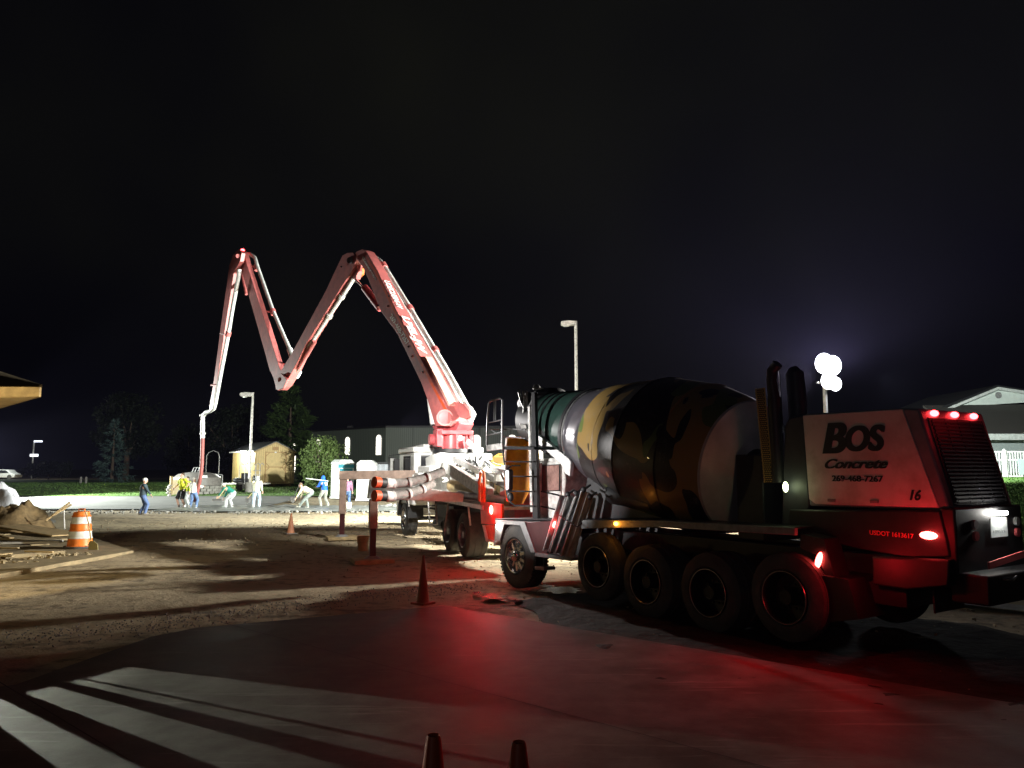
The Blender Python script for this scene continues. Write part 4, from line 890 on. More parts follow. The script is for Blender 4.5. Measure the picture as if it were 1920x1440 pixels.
# ================================================================== PEOPLE
def cmat(n, c, r=.8): return mat(n, c, r, var=.25, vscale=8)
def ik(a, b, l1, l2, pole):
    a = Vector(a); b = Vector(b); d = b - a; L_ = min(d.length, (l1 + l2) * .999); dn = d.normalized(); b = a + dn * L_
    x = (l1*l1 - l2*l2 + L_*L_) / (2 * L_); h = sqrt(max(l1*l1 - x*x, 0)); p = Vector(pole); p = (p - dn * p.dot(dn)).normalized()
    return a + dn * x + p * h, b
def person(pos, rz, label, H=1.75, lean=0., hipback=0., feet=((-.13, .02), (.13, .0)), hands=((-.3, .1, .8), (.3, .1, .8)), shirt=(.7, .7, .7), pants=(.1, .13, .25), shorts=False,
           hair=(.08, .05, .03), cap=None, hood=None, boots=(.1, .08, .06), headpitch=0., headyaw=0., longsleeve=True, letters=False):
    k = H / 1.75
    e = empty('person', pos, rz, label, 'person', 'workers placing the concrete')
    def S(p): return Vector(p) * k
    hip = Vector((0, -hipback, .93 - .12 * sin(lean) * 1)); up = Vector((0, sin(lean), cos(lean))); fw = Vector((0, cos(lean), -sin(lean)))
    chest = hip + up * .36; neck = hip + up * .53; X = Vector((1, 0, 0))
    hl = lean * .75 + headpitch; hup = Vector((0, sin(hl), cos(hl))); hfw = Vector((0, cos(hl), -sin(hl)))
    hc = neck + hup * .145 + hfw * .02
    body = MB(); 
    # torso
    body.tube([S(hip - up * .05), S(hip + up * .1), S(hip + up * .25), S(chest), S(hip + up * .46), S(neck)], [.13*k, .135*k, .13*k, .145*k, .12*k, .06*k], 16)
    for s_ in (-1, 1): body.ell(S(chest + X * s_ * .1 + up * .02), (.1*k, .1*k, .12*k), 12, 8)
    body.tube([S(neck - up * .02), S(hc)], .055 * k, 12)
    R_ = Matrix.Rotation(headyaw, 3, 'Z') @ Matrix.Rotation(-hl, 3, 'X')
    body.ell(S(hc), (.076*k, .095*k, .118*k), 18, 14, R_); body.ell(S(hc) + R_ @ Vector((0, .035, -.06)) * k, (.055*k, .06*k, .055*k), 12, 8, R_)
    body.ell(S(hc) + R_ @ Vector((0, .1, -.015)) * k, (.013*k, .022*k, .026*k), 8, 6, R_)
    for s_ in (-1, 1): body.ell(S(hc) + R_ @ Vector((s_ * .078, -.005, -.01)) * k, (.012*k, .02*k, .032*k), 8, 6, R_)
    sl = MB(); pn = MB(); bt = MB()
    sl.tube([S(hip - up * .06), S(hip + up * .08), S(hip + up * .25), S(chest), S(hip + up * .46), S(neck - up * .0)], [.165*k, .168*k, .16*k, .175*k, .15*k, .085*k], 18)
    for i, s_ in enumerate((-1, 1)):
        sh = hip + up * .47 + X * s_ * .185; ha = Vector(hands[i])
        el, ha = ik(sh, ha, .29, .27, (s_ * .6, -.4, -.7)); fd_ = (ha - el).normalized()
        body.tube([S(sh), S((sh + el) / 2), S(el), S(el * .6 + ha * .4), S(ha)], [.058*k, .052*k, .042*k, .04*k, .027*k], 12)
        # hand: palm, four fingers, thumb
        side = fd_.cross(Vector((0, 0, 1))); side = side.normalized() if side.length > .1 else X
        pc_ = ha + fd_ * .05; M3 = Matrix((side, fd_, side.cross(fd_))).transposed()
        body.ell(S(pc_), (.042*k, .052*k, .02*k), 12, 8, M3)
        cu_ = side.cross(fd_) * -1
        for j, ln in enumerate((.068, .078, .072, .056)):
            b0 = pc_ + side * (-.03 + .02 * j) + fd_ * .04; b1 = b0 + fd_ * ln * .5 + cu_ * .012; b2 = b0 + fd_ * ln * .75 + cu_ * (.04)
            body.tube([S(b0), S(b1), S(b2)], [.0105*k, .010*k, .009*k], 8)
        th_ = pc_ - side * s_ * -.038 - fd_ * .02; body.tube([S(th_), S(th_ + side * s_ * .028 + fd_ * .03), S(th_ + side * s_ * .03 + fd_ * .06 + cu_ * .015)], [.013*k, .012*k, .010*k], 8)
        sl.ell(S(sh), (.085*k,) * 3, 12, 8)
        if longsleeve: sl.tube([S(sh), S((sh + el) / 2), S(el), S(el * .15 + ha * .85)], [.08*k, .072*k, .06*k, .045*k], 12)
        else: sl.tube([S(sh), S(sh * .3 + el * .7)], [.085*k, .075*k], 12)
        hj = hip + X * s_ * .095 - up * .04; fo = Vector((feet[i][0], feet[i][1], .085))
        kn, fo = ik(hj, fo, .44, .43, (s_ * .15, 1, 0))
        body.tube([S(hj), S((hj + kn) / 2), S(kn), S(kn * .65 + fo * .35), S(fo)], [.085*k, .075*k, .055*k, .056*k, .037*k], 12)
        body.tube([S(fo), S(fo + Vector((0, .1, -.045)))], [.037*k, .04*k], 10)
        end = kn if shorts else fo
        if shorts: pn.tube([S(hj), S((hj + kn) / 2), S(kn - Vector((0, 0, .04)))], [.118*k, .112*k, .10*k], 14)
        else: pn.tube([S(hj), S((hj + kn) / 2), S(kn), S((kn + fo) / 2), S(fo - Vector((0, 0, .01)))], [.112*k, .10*k, .082*k, .078*k, .07*k], 14)
        bt = MB(); bt.tube([S(fo + Vector((0, 0, .12))), S(fo), S(fo + Vector((0, -.03, -.04)))], [.055*k, .058*k, .05*k], 12)
        bt.tube([S(fo + Vector((0, -.05, -.045))), S(fo + Vector((0, .08, -.045))), S(fo + Vector((0, .17, -.055)))], [.045*k, .048*k, .035*k], 12); bt.build('boot', cmat('boot_leather', boots), e, remesh=.018)
    pn.tube([S(hip + up * .06), S(hip - up * .04), S(hip - up * .12)], [.155*k, .168*k, .13*k], 16)
    body.build('body', M['skin'], e, remesh=.014)
    sl.build('shirt', cmat('shirt_cloth', shirt), e, remesh=.022); pn.build('shorts' if shorts else 'trousers', cmat('trouser_cloth', pants), e, remesh=.022)
    hh = MB(); hc_ = S(hc) + R_ @ Vector((0, -.012, .025)) * k
    if hood: hh.ell(S(hc) + R_ @ Vector((0, -.03, .01)) * k, (.105*k, .115*k, .14*k), 18, 12, R_); hh.tube([S(neck), S(hc)], [.13*k, .1*k], 14); hh.build('hood', cmat('hood_cloth', hood), e)
    elif cap:
        hh.ell(hc_ + R_ @ Vector((0, -.0, .03)) * k, (.09*k, .11*k, .085*k), 18, 12, R_); hh.ell(hc_ + R_ @ Vector((0, .11, .02)) * k, (.07*k, .07*k, .012*k), 14, 6, R_); hh.build('cap', cmat('cap_cloth', cap), e)
    else: hh.ell(hc_ + R_ @ Vector((0, -.012, .012)) * k, (.082*k, .096*k, .105*k), 18, 12, R_); hh.build('hair', cmat('hair', hair), e)
    for s_ in (-1, 1):
        ey = MB(); ey.ell(S(hc) + R_ @ Vector((s_ * .03, .088, .012)) * k, .009 * k, 8, 6); ey.build('eye', M['black'], e)
    if letters:
        bk = S(hip + up * .36 - fw * .182); 
        for r_, (wd, oy) in enumerate(((.2, .0), (.17, -.1))):
            mbb = MB(); 
            for j in range(6): 
                p = bk + X * (-wd/2 + wd * j / 5.) * k + up * oy; mbb.box(p - Vector((.012, .004, .03)), p + Vector((.012, .004, .03)))
            mbb.build('back_print', M['letter_white'], e)
    return e
def gp(px, Y, off=.0): 
    p = atY(px, 900, Y); return (p.x, Y, gz(p.x, Y) + off)
JEANS = (.13, .22, .42); PALE = (.55, .58, .58)
person(gp(270, 36.9, -.05), radians(-62), 'person in dark jacket, blue jeans and white cap standing alone at the left', 1.76, .05, hands=((-.22, .12, .82), (.18, .33, .92)), shirt=(.035, .06, .075), pants=(.10, .16, .33), cap=(.75, .75, .72), feet=((-.1, -.12), (.1, .1)), boots=(.2, .18, .15))
person(gp(343, 41.3, .05), radians(150), 'tall person in yellow shirt and black shorts with bare legs, beside the hose', 1.88, .03, hands=((-.34, .1, .98), (.2, .3, 1.0)), shirt=(.78, .85, .05), pants=(.02, .02, .02), shorts=True, longsleeve=False, feet=((-.2, -.02), (.16, .05)), boots=(.6, .6, .58))
person(gp(353, 42.6, .05), radians(150), 'person in green-yellow shirt mostly hidden behind the tall one in black shorts', 1.68, .05, shirt=(.55, .66, .06), pants=PALE, hair=(.05, .04, .03), feet=((-.12, -.02), (.18, .05)))
person(gp(364, 40.6, .05), radians(-8), 'person in white shirt and blue jeans seen from behind, guiding the hose', 1.66, .06, hands=((-.2, .4, 1.1), (.34, .42, 1.22)), shirt=(.85, .85, .78), pants=JEANS, cap=(.8, .8, .75), feet=((-.14, -.1), (.14, .06)), boots=(.5, .5, .45))
person(gp(432, 40.6, .05), radians(78), 'person in teal green shirt and white cap bending down with a tool', 1.72, 1.0, .18, hands=((-.16, .62, .62), (.16, .5, .42)), shirt=(.02, .26, .20), pants=PALE, cap=(.85, .85, .8), headpitch=-.1, feet=((-.14, .12), (.14, -.1)))
person(gp(482, 41.5, .05), radians(12), 'person in white top, grey hood and pale jeans seen from behind near the lamp post', 1.74, .18, hands=((-.16, .42, .85), (.26, .38, .8)), shirt=(.82, .82, .62), pants=(.42, .52, .62), hood=(.45, .47, .48), feet=((-.13, -.2), (.14, .1)), boots=(.6, .6, .55))
person(gp(573, 41.0, .05), radians(84), 'person in cream shirt and grey trousers bending low over the fresh concrete', 1.78, 1.1, .3, hands=((-.15, .45, .5), (.15, .35, .42)), shirt=(.85, .78, .55), pants=(.25, .29, .27), headpitch=-.35, hair=(.18, .12, .08), feet=((-.16, .3), (.14, -.1)), boots=(.6, .6, .5))
person(gp(609, 43.0, .06), radians(55), 'person in blue hooded sweatshirt with white print on the back, holding a long handle', 1.74, .22, hands=((-.1, .5, 1.08), (.15, .4, .95)), shirt=(.01, .13, .72), pants=(.34, .35, .30), hood=(.01, .14, .75), feet=((-.18, .05), (.2, -.1)), boots=(.7, .68, .6), letters=True)
person(gp(652, 44.0, .02), radians(20), 'person in patterned shirt and blue jeans standing behind the outrigger leg', 1.7, .05, shirt=(.32, .14, .22), pants=JEANS, cap=(.6, .6, .7), feet=((-.12, 0), (.12, .05)))
# hand tools
def rod(name, a, b, r, m, label, cat, extra=None):
    a = Vector(a); b = Vector(b); e = empty(name, a, 0, label, cat)
    mb = MB(); mb.tube([Vector((0, 0, 0)), b - a], r, 8); mb.build('handle', m, e)
    if extra: x = MB(); extra(x, b - a); x.build('blade', M['steelrim'], e)
    return e
def at3(px, py, Y): return atY(px, py, Y)
rod('concrete_rake', at3(574, 897, 42.4), at3(616, 902, 43.1), .022, M['pipe'], 'long pale handle held level by the person in the blue hooded sweatshirt', 'rake')
rod('concrete_rake', at3(424, 914, 40.2), at3(407, 937, 39.8), .02, M['wood'], 'rake held by the bending person in the green shirt', 'rake', lambda x, d: x.beam(d + Vector((-.25, 0, 0)), d + Vector((.25, 0, 0)), .03, .1))
rod('shovel', at3(560, 912, 40.8), at3(549, 936, 40.4), .02, M['dark'], 'dark shovel under the bending person in the cream shirt', 'shovel', lambda x, d: x.prism([(-.12, 0), (.12, 0), (.1, -.22), (0, -.3), (-.1, -.22)], lambda a, b, w_: d + Vector((a, w_, b + .1)), 0, .02))
rod('shovel', at3(472, 925, 41.3), at3(464, 934, 41), .02, M['wood'], 'pale shovel lying by the lamp post foot', 'shovel', lambda x, d: x.prism([(-.12, 0), (.12, 0), (.1, -.22), (0, -.3), (-.1, -.22)], lambda a, b, w_: d + Vector((a, w_, b)), 0, .02))

# ================================================================== SITE OBJECTS
def cone(px, py, h, label, m=M['orange'], base=M['orange'], r=None):
    g_ = gnd(px, py, .0); z = gz(g_.x, g_.y) + (.035 if py > 1120 else -.02); e = empty('traffic_cone', (g_.x, g_.y, z), random.uniform(0, 1), label, 'traffic cone', 'orange traffic cones')
    r = r or h * .17
    mb = MB(); mb.box((-r * 1.45, -r * 1.45, 0), (r * 1.45, r * 1.45, .035)); mb.build('base', base, e, .008)
    mb = MB(); mb.lathe([(.035, r * 1.1), (.05, r), (h * .97, r * .22), (h, r * .18), (h, r * .1)], (0, 0, 0), (0, 0, 1), 28); c = mb.build('cone', m, e)
    return e
coneM = mat('cone_orange_shaded', (.42, .075, .025), .5, var=.3); conePale = mat('cone_faded', (.85, .38, .22), .5, var=.2)  # first orange is darkened to put shade into the cone colour
e = cone(545, 1000, .68, 'faded orange cone standing in the dirt beyond the outriggers', conePale, M['concrete_grey'], .12)
cone(793, 1137, .74, 'orange cone coloured dark for shade at the slab corner in front of the mixer', coneM, coneM, .095)
def fcone(px, ytop, lab):   # foreground cones cut by the frame
    Y = 3.75; p = atY(px, ytop, Y); h = p.z - .035; e = empty('traffic_cone', (p.x, Y, .035), .3, lab, 'traffic cone', 'orange traffic cones')
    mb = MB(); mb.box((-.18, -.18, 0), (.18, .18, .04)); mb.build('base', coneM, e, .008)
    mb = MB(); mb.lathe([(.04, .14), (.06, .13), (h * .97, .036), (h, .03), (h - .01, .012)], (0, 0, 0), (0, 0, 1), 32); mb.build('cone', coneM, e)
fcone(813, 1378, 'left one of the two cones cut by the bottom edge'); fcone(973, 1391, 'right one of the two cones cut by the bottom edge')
def bucket(px, py, Y, h, r, m, label, name='bucket'):
    p = atY(px, py, Y); e = empty(name, (p.x, Y, gz(p.x, Y) - .03), 0, label, 'bucket')
    mb = MB(); mb.lathe([(0, 0), (0, r * .85), (h, r), (h, r * .93), (.03, r * .8)], (0, 0, 0), (0, 0, 1), 28); mb.build('pail', m, e)
    mb = MB(); mb.tube([(cos(a_) * (r + .012), sin(a_) * (r + .012), h * .86) for a_ in [2*pi*i/28 for i in range(28)]], .012, 6, closed=True); mb.tube([(r, 0, h * .86), (r * .8, -r*.9, h * .55), (0, -r * 1.2, h * .42), (-r * .8, -r*.9, h * .55), (-r, 0, h * .86)], .006, 5); mb.build('rim_handle', m, e)
    return e
bucket(681, 1010, 20.6, .38, .155, mat('bucket_tan', (.62, .36, .20), .6, var=.35), 'tan plastic bucket between the outrigger legs')
bucket(653, 940, 40.5, .42, .17, mat('bucket_white', (.85, .83, .7), .5), 'white bucket at the feet of the person behind the outrigger')
# traffic drum
g_ = gnd(149, 1031); dr = empty('traffic_drum', (g_.x, g_.y, .06), 0, 'orange and white striped traffic drum standing on the lumber corner', 'traffic barrel')
prof = [(0, .33), (.05, .33), (.06, .30), (.24, .285), (.245, .295), (.27, .295), (.275, .275), (.43, .265), (.435, .275), (.455, .275), (.46, .255), (.62, .245), (.625, .25), (.64, .25), (.645, .235), (.80, .222), (.81, .23), (.83, .23), (.84, .2), (.93, .19), (.94, .1), (.94, 0)]
bounds = [(0, .25, M['orange']), (.25, .44, M['pipe']), (.44, .62, M['orange']), (.62, .80, M['pipe']), (.80, 1.0, M['orange'])]
for a_, b_, m_ in bounds:
    pr = [p for p in prof if a_ - .006 <= p[0] <= b_ + .006]; mb = MB(); mb.lathe(pr, (0, 0, 0), (0, 0, 1), 40); mb.build('stripe' if m_ is M['pipe'] else 'drum_band', m_, dr)
mb = MB(); mb.cyl((0, 0, 0), (0, 0, .05), .38, n=12); mb.build('base_ring', M['rubber'], dr)
mb = MB(); mb.tube([(-.08, 0, .94), (-.08, 0, 1.0), (.08, 0, 1.0), (.08, 0, .94)], .02, 6); mb.build('grip', M['orange'], dr)
sh = empty('shovel', tuple(atY(160, 960, g_.y - .35)), 0, 'long-handled shovel leaning on the striped traffic drum', 'shovel')
o_ = atY(160, 960, g_.y - .35); q_ = atY(173, 1026, g_.y - .5) - o_
mb = MB(); mb.tube([(0, 0, 0), q_ * .35 + Vector((.03, 0, 0)), q_ * .8], .016, 8); mb.build('handle', M['wood'], sh)
mb = MB(); mb.prism([(-.05, .14), (.05, .14), (.13, .06), (.14, -.14), (.03, -.2), (-.1, -.12), (-.11, .06)], lambda a, b, w_: q_ + Vector((a, w_ + b * -.2, b + .02)), 0, .02); mb.build('blade', mat('shovel_blade', (.35, .30, .14), .5, .3), sh)
# ground form / slab corner under it
def thing_mesh(o, label, cat, group=None): return tag(o, label, cat, group)
fs = MB(); fs.prism([G(165, 1008), G(250, 1036), G(115, 1060), G(-60, 1092), G(-80, 1030)], lambda a, b, w_: (a, b, w_), -.05, .05)
tag(fs.build('concrete_pad', M['plywood'], bevel=.01), kind='structure')
# lumber heap: boards
random.seed(21)
def board(name, a, b, wd, th, m, label, cat='board', group='boards heaped at the left edge', rz=0):
    a = Vector(a); b = Vector(b); mb = MB(); c = (a + b) / 2
    mb.beam(a - c, b - c, wd, th); o = mb.build(name, m, bevel=.006); o.location = c; o.rotation_euler = (0, 0, 0); return tag(o, label, cat, group)
def gY(px, py, z): p = gnd(px, py, z); return (p.x, p.y, z)
board('board', gY(-60, 1000, .18), gY(118, 1012, .14), 1.3, .05, M['plywood'], 'wide plywood sheet lowest in the heap left of the striped drum')
board('board', gY(20, 985, .34), gY(128, 1003, .22), .9, .04, M['wood'], 'pale sheet sloping down toward the striped drum', )
board('board', gY(-40, 1018, .22), gY(116, 1015, .2), .5, .05, M['concrete_grey'], 'grey weathered board along the near edge of the heap')
board('board', gY(-50, 1048, .1), gY(118, 1035, .1), .3, .09, M['plywood'], 'long dark timber lying in front of the heap')
board('board', gY(60, 966, .3), gY(98, 978, .28), .22, .08, M['concrete_grey'], 'short pale block on the dirt mound side')
for i in range(9):
    x0 = random.uniform(-40, 70); y0 = random.uniform(985, 1045)
    board('plank_offcut', gY(x0, y0, .24 - i * .012), gY(x0 + random.uniform(35, 70), y0 + random.uniform(-7, 10), .22 - i * .01), random.uniform(.06, .14), .035, M['wood'] if i % 2 else M['plywood'], 'one of the loose offcuts strewn over the plywood heap', 'plank', 'loose offcuts on the heap')
rubble('wood_scraps', [G(0, 1060), G(60, 1050), G(150, 1042)], 140, .10, M['plywood'], .25)
# dirt mound and plastic wrapped mound
def mound(name, c, r, h, m, label, seed=0, cat='mound', n=40, amp=.22, fq=1.5):
    mb = MB(); vs = []
    for j in range(n + 1):
        rr = j / n
        for i in range(n):
            t = 2 * pi * i / n; x = r[0] * rr * cos(t); y = r[1] * rr * sin(t)
            z = h * (1 - rr ** 2.2) * (1 + amp * noise.noise(Vector((x * fq + seed, y * fq, seed)))) + amp * .35 * h * noise.noise(Vector((x * 4 + seed, y * 4, 1))) * (1 - rr) + amp * .15 * noise.noise(Vector((x * 9, y * 9, seed)))
            vs.append((x, y, z - .06))
    mb.v = vs; mb.f = [(j*n+i, j*n+(i+1)%n, (j+1)*n+(i+1)%n, (j+1)*n+i) for j in range(n) for i in range(n)]
    o = mb.build(name, m, ang=180); o.location = c; return tag(o, label, cat)
p = gnd(34, 1003); mound('dirt_mound', (p.x - .4, p.y + .6, 0), (1.25, 1.0), 1.02, mat('mound_dirt', (.27, .19, .09), .95, var=.55, vscale=4, bump=.6, bscale=12), 'rough brown dirt mound behind the boards', 3.1, amp=.5, fq=2.2)
p = gnd(15, 990); mound('wrapped_pile', (p.x - 2.3, p.y + 2.8, 0), (1.7, 1.1), 1.45, mat('plastic_sheet', (.75, .75, .80), .2, bump=.8, bscale=4, coat=.5), 'pile wrapped in crumpled white plastic sheet behind the dirt mound', 8.7, cat='wrapped pile', amp=.3, fq=2.5)
# stakes
def stick(name, pts, r, m, label, cat, grp=None):
    mb = MB(); o0 = Vector(pts[0]); mb.tube([Vector(q) - o0 for q in pts], r, 6); o = mb.build(name, m); o.location = o0; return tag(o, label, cat, grp)
stick('form_stake', [atY(86, 976, 21), atY(131, 942, 21.5)], .03, M['wood'], 'longer pale stick leaning up out of the heap', 'stake')
stick('form_stake', [atY(97, 968, 20.6), atY(134, 946, 21)], .025, M['wood'], 'shorter pale stick just below the longer leaning one', 'stake')
stick('survey_lath', [atY(121, 992, 25), atY(120, 957, 25)], .02, M['white'], 'thin upright white lath left of the striped drum', 'stake')
for k, px in enumerate((151, 161)):
    q = atY(px, 909, 75); mb = MB(); mb.beam((0, 0, 0), (0, 0, .65), .16, .16); mb.cyl((0, 0, .65), (0, 0, .7), .09, .02, 10); o = mb.build('lawn_post', M['concrete_grey'], bevel=.02); o.location = (q.x, 75, gz(q.x, 75)); tag(o, ('left' if k == 0 else 'right') + ' one of two small pale posts on the far lawn', 'post')
# roof under construction at the left
rfE = empty('timber_building', (-11.5, 15, 0), 0, 'timber building under construction whose roof corner juts in at the left edge', 'building')
def L3(P): return Vector(P) - Vector((-11.5, 15, 0))
cr_ = atY(75, 735, 14.0); zb, zt = atY(73, 744, 14).z, atY(75, 726, 14).z
A_ = Vector((cr_.x, 14.0, 0)); Bf = Vector((-15.5, 13.55, 0)); Cr = Vector((-12.1, 17.7, 0)); Dk = Vector((-18, 21, 0))
mb = MB(); mb.beam(L3(Bf + Vector((0, 0, (zb+zt)/2))), L3(A_ + Vector((0, 0, (zb+zt)/2))), .04, zt - zb); mb.beam(L3(A_ + Vector((0, 0, (zb+zt)/2))), L3(Cr + Vector((0, 0, (zb+zt)/2))), .04, zt - zb); mb.build('fascia', M['wood'], rfE)
mb = MB(); top = [(A_.x + .06, A_.y - .03, zt + .01), (Bf.x, Bf.y - .05, zt + .01), (-15.9, 17.6, zt + 1.55), (-13.6, 18.6, zt + 1.2), (Cr.x + .05, Cr.y + .1, zt + .01)]
mb.add([L3(q) for q in top], [(0, 1, 2), (0, 2, 3), (0, 3, 4)]); mb.add([L3(Vector(q) + Vector((0, 0, .03))) for q in top], [(2, 1, 0), (3, 2, 0), (4, 3, 0)]); mb.build('roof', M['plywood'], rfE)
ed = (Cr - A_).normalized(); ed2 = (Bf - A_).normalized()
mb = MB(); sp_ = [A_, Cr, Cr + ed2 * .75, A_ + ed2 * .75 + ed * .3]; mb.prism([(q.x, q.y) for q in sp_], lambda a, b, w_: L3((a, b, w_)), zb + .0, zb + .015); mb.build('soffit', M['wood'], rfE)
mb = MB()
for k in range(13):
    a = A_ + ed * (.12 + .33 * k) + ed2 * .78; b = a + ed2 * (.9 + .25 * k)
    mb.beam(L3(a + Vector((0, 0, zb + .09))), L3(b + Vector((0, 0, zb + .12 + .03 * k))), .045, .14)
for k in range(9):
    a = A_ + ed2 * (.95 + .5 * k) + Vector((0, .05, zb + .08)); b = a + Vector((-.2, 1.6, .28)); mb.beam(L3(a), L3(b), .045, .13)
mb.build('rafter', M['wood'], rfE)
mb = MB()
for x, y in ((-12.9, 16.9), (-15.6, 15.2)): mb.beam(L3((x, y, 0)), L3((x, y, zb)), .14, .14, up=(0, 1, 0))
mb.build('post', M['wood'], rfE)
# work lamp on tripod, just outside the frame on the left, with the timber frame it shines through
wl = empty('work_lamp', (-7.95, 9.75, 0), radians(-55), 'tripod work lamp shining across the slab from beyond the left edge', 'work lamp')
mb = MB(); mb.box((-.16, -.03, 1.9), (.16, .08, 2.12)); mb.build('lamp_head', M['orange'], wl, .01)
mb = MB(); mb.tube([(0, 0, .8), (0, 0, 1.9)], .02, 8)
for k in range(3): a_ = 2 * pi * k / 3; mb.tube([(0, 0, 1.0), (cos(a_) * .45, sin(a_) * .45, 0)], .014, 6)
mb.build('tripod', M['dark'], wl)
sw = empty('stud_frame', (-6.9, 9.1, 0), 0, 'open timber stud frame standing in front of the tripod work lamp', 'timber frame')
lampP = Vector((-7.9, 9.8, 0))
def aw(az, r=1.2): return lampP + Vector((cos(radians(az)), sin(radians(az)), 0)) * r - Vector((-6.9, 9.1, 0))
for a0_, a1_ in ((-37.7, -35.0), (-31.2, -29.1), (-27.4, -26.9)):
    q = (aw(a0_) + aw(a1_)) / 2; wd = (aw(a0_) - aw(a1_)).length; d = Vector((cos(radians(a0_)), sin(radians(a0_)), 0)); mb = MB(); mb.beam(q + Vector((0, 0, 1.44)), q + Vector((0, 0, 2.5)), wd, .04, up=d); mb.build('stud', M['wood'], sw)
for a0_, a1_, z0_, z1_ in ((-70, -41, 0, 2.6), (-20, -3, 0, 2.6), (-41.01, -19.99, 0, 1.42)):
    mb = MB(); n_ = 6
    for k in range(n_):
        A0, A1 = a0_ + (a1_ - a0_) * k / n_, a0_ + (a1_ - a0_) * (k + 1) / n_; p, q = aw(A0, 1.21), aw(A1, 1.21); z_ = (z0_ + z1_) / 2
        mb.beam(p + Vector((0, 0, z_)), q + Vector((0, 0, z_)), .03, z1_ - z0_)
    mb.build('sheathing', M['plywood'], sw)
# light tower behind the mixer
lt_ = empty('light_tower', (TOWER.x, TOWER.y, 0), radians(35), 'bright mobile light tower glaring above the mixer', 'light tower')
mb = MB(); mb.box((-.7, -1.1, .35), (.7, 1.0, 1.25)); mb.build('generator_box', M['white'], lt_, .05)
mb = MB(); mb.beam((0, 0, 1.25), (0, 0, 3.2), .12, .12); mb.beam((0, 0, 3.2), (0, 0, 4.95), .08, .08); mb.beam((-.35, 0, 4.45), (.35, 0, 4.45), .05, .05); mb.beam((-.35, 0, 4.9), (.35, 0, 4.9), .05, .05); mb.build('mast', M['white'], lt_)
mb = MB()
for s_ in (-1, 1): mb.cyl((s_ * .8, .0, .33), (s_ * 1.0, .0, .33), .33, n=24)
mb.build('wheel', M['rubber'], lt_)
Rt = Matrix.Rotation(-radians(35), 3, 'Z')
dcam = (Rt @ (Vector((0, 0, CAMH)) - TOWER)).normalized()
for (x, z, r) in ((-.2, 4.98, .29), (.2, 4.95, .29), (-.02, 4.52, .25), (.3, 4.45, .2)):
    h = MB(); c = Vector((x, -.05, z)); dd = Vector((-.35, -.93, -.12)).normalized(); h.lathe([(0, .03), (.03, r * .7), (.12, r), (.13, r * .97)], c, dd, 24); ho = h.build('lamp_head', M['greypaint'], lt_)
    g2 = MB(); g2.lathe([(.128, r * .96), (.15, r * .5), (.155, 0)], c, dd, 24); g2.build('lens', M['e_tower'], ho)
# left site light just out of frame
sl_ = empty('light_tower', (-36.6, 49.6, gz(-36, 49.5)), radians(-60), 'second light tower beyond the left edge lighting the road', 'light tower')
mb = MB(); mb.beam((0, 0, 0), (0, 0, 4.2), .1, .1); mb.beam((-.5, 0, 4.1), (.5, 0, 4.1), .06, .06); mb.box((-.6, -.9, .3), (.6, .9, 1.2)); mb.build('mast', M['white'], sl_)

# ================================================================== BACKGROUND
def street_lamp(px, ytop, Y, label, hside=-1, rz=0, base=True):
    p = atY(px, ytop, Y); z0 = gz(p.x, Y); h = p.z - z0; e = empty('street_lamp', (p.x, Y, z0), rz, label, 'street lamp', 'square parking lot lamps')
    mb = MB(); mb.tube([(0, 0, .6), (0, 0, h)], [.11, .085], 4); mb.build('pole', M['dirtywhite'], e)
    if base: mb = MB(); mb.cyl((0, 0, -.1), (0, 0, .75), .32, n=20); mb.build('concrete_base', M['concrete_grey'], e)
    mb = MB(); mb.prism([(0, h - .02), (0, h - .26), (-.3, h - .28), (-.55, h - .33), (-.85, h - .28), (-.9, h - .22), (-.9, h - .03), (-.5, h + .02)], lambda a, b, w_: (a * -hside, w_, b), -.19, .19)
    hd = mb.build('lamp_head', M['dirtywhite'], e, .03); mb = MB(); mb.ell((hside * -.0 + (-.6 if hside < 0 else .6), 0, h - .31), (.2, .14, .05)); mb.build('lens', M['pipe'], hd)
    return e
l1 = street_lamp(474, 736, 56, 'tall pale lamp post in front of the wooden shed', -1)
l2 = street_lamp(1079.5, 602, 46, 'tall pale lamp post rising behind the mixer drum', -1)
# distant lit lamp at left
q = atY(64, 826, 120); e = empty('street_lamp', (q.x, 120, .7), 0, 'tiny distant lit lamp post at the far left', 'street lamp')
mb = MB(); mb.tube([(0, 0, 0), (0, 0, q.z - .7)], .11, 6); mb.build('pole', M['dirtywhite'], e); mb = MB(); mb.box((.1, -.2, q.z - .95), (1.2, .2, q.z - .7)); mb.build('lamp_head', em('far_lamp', (.8, .85, 1), 2.2), e)
mb = MB(); mb.box((-.2, -.5, q.z - 2.9 - .7 + .4), (1.0, -.3, q.z - 2.9 - .3 + .4)); mb.build('sign_lit', em('far_sign', (.9, .95, 1), 2.0), e)
q = atY(8, 878, 110); mb = MB(); mb.prism([(-1.6, 0), (1.3, 0), (1.3, .35), (.6, .8), (-.9, .8), (-1.5, .45)], lambda a, b, w_: (a, w_, b), -.8, .8); o = mb.build('parked_car', em('car_catching_light', (.6, .62, .6), .5)); 
bpy.data.objects.remove(o)
car = empty('parked_car', (q.x, 110, .7), 0, 'pale parked car far off at the left edge, roof catching light', 'car')
mb = MB(); mb.prism([(-2.1, .25), (2.1, .25), (2.15, .7), (1.5, .85), (.9, 1.35), (-1.1, 1.38), (-1.7, .9), (-2.15, .8)], lambda a, b, w_: (a, w_, b), -.85, .85); cbd = mb.build('body', M['white'], car, .05)
mb = MB(); mb.prism([(-1.45, .88), (1.25, .88), (.8, 1.27), (-1.0, 1.3)], lambda a, b, w_: (a, w_, b), -.87, .87); mb.build('window', M['glass'], car)
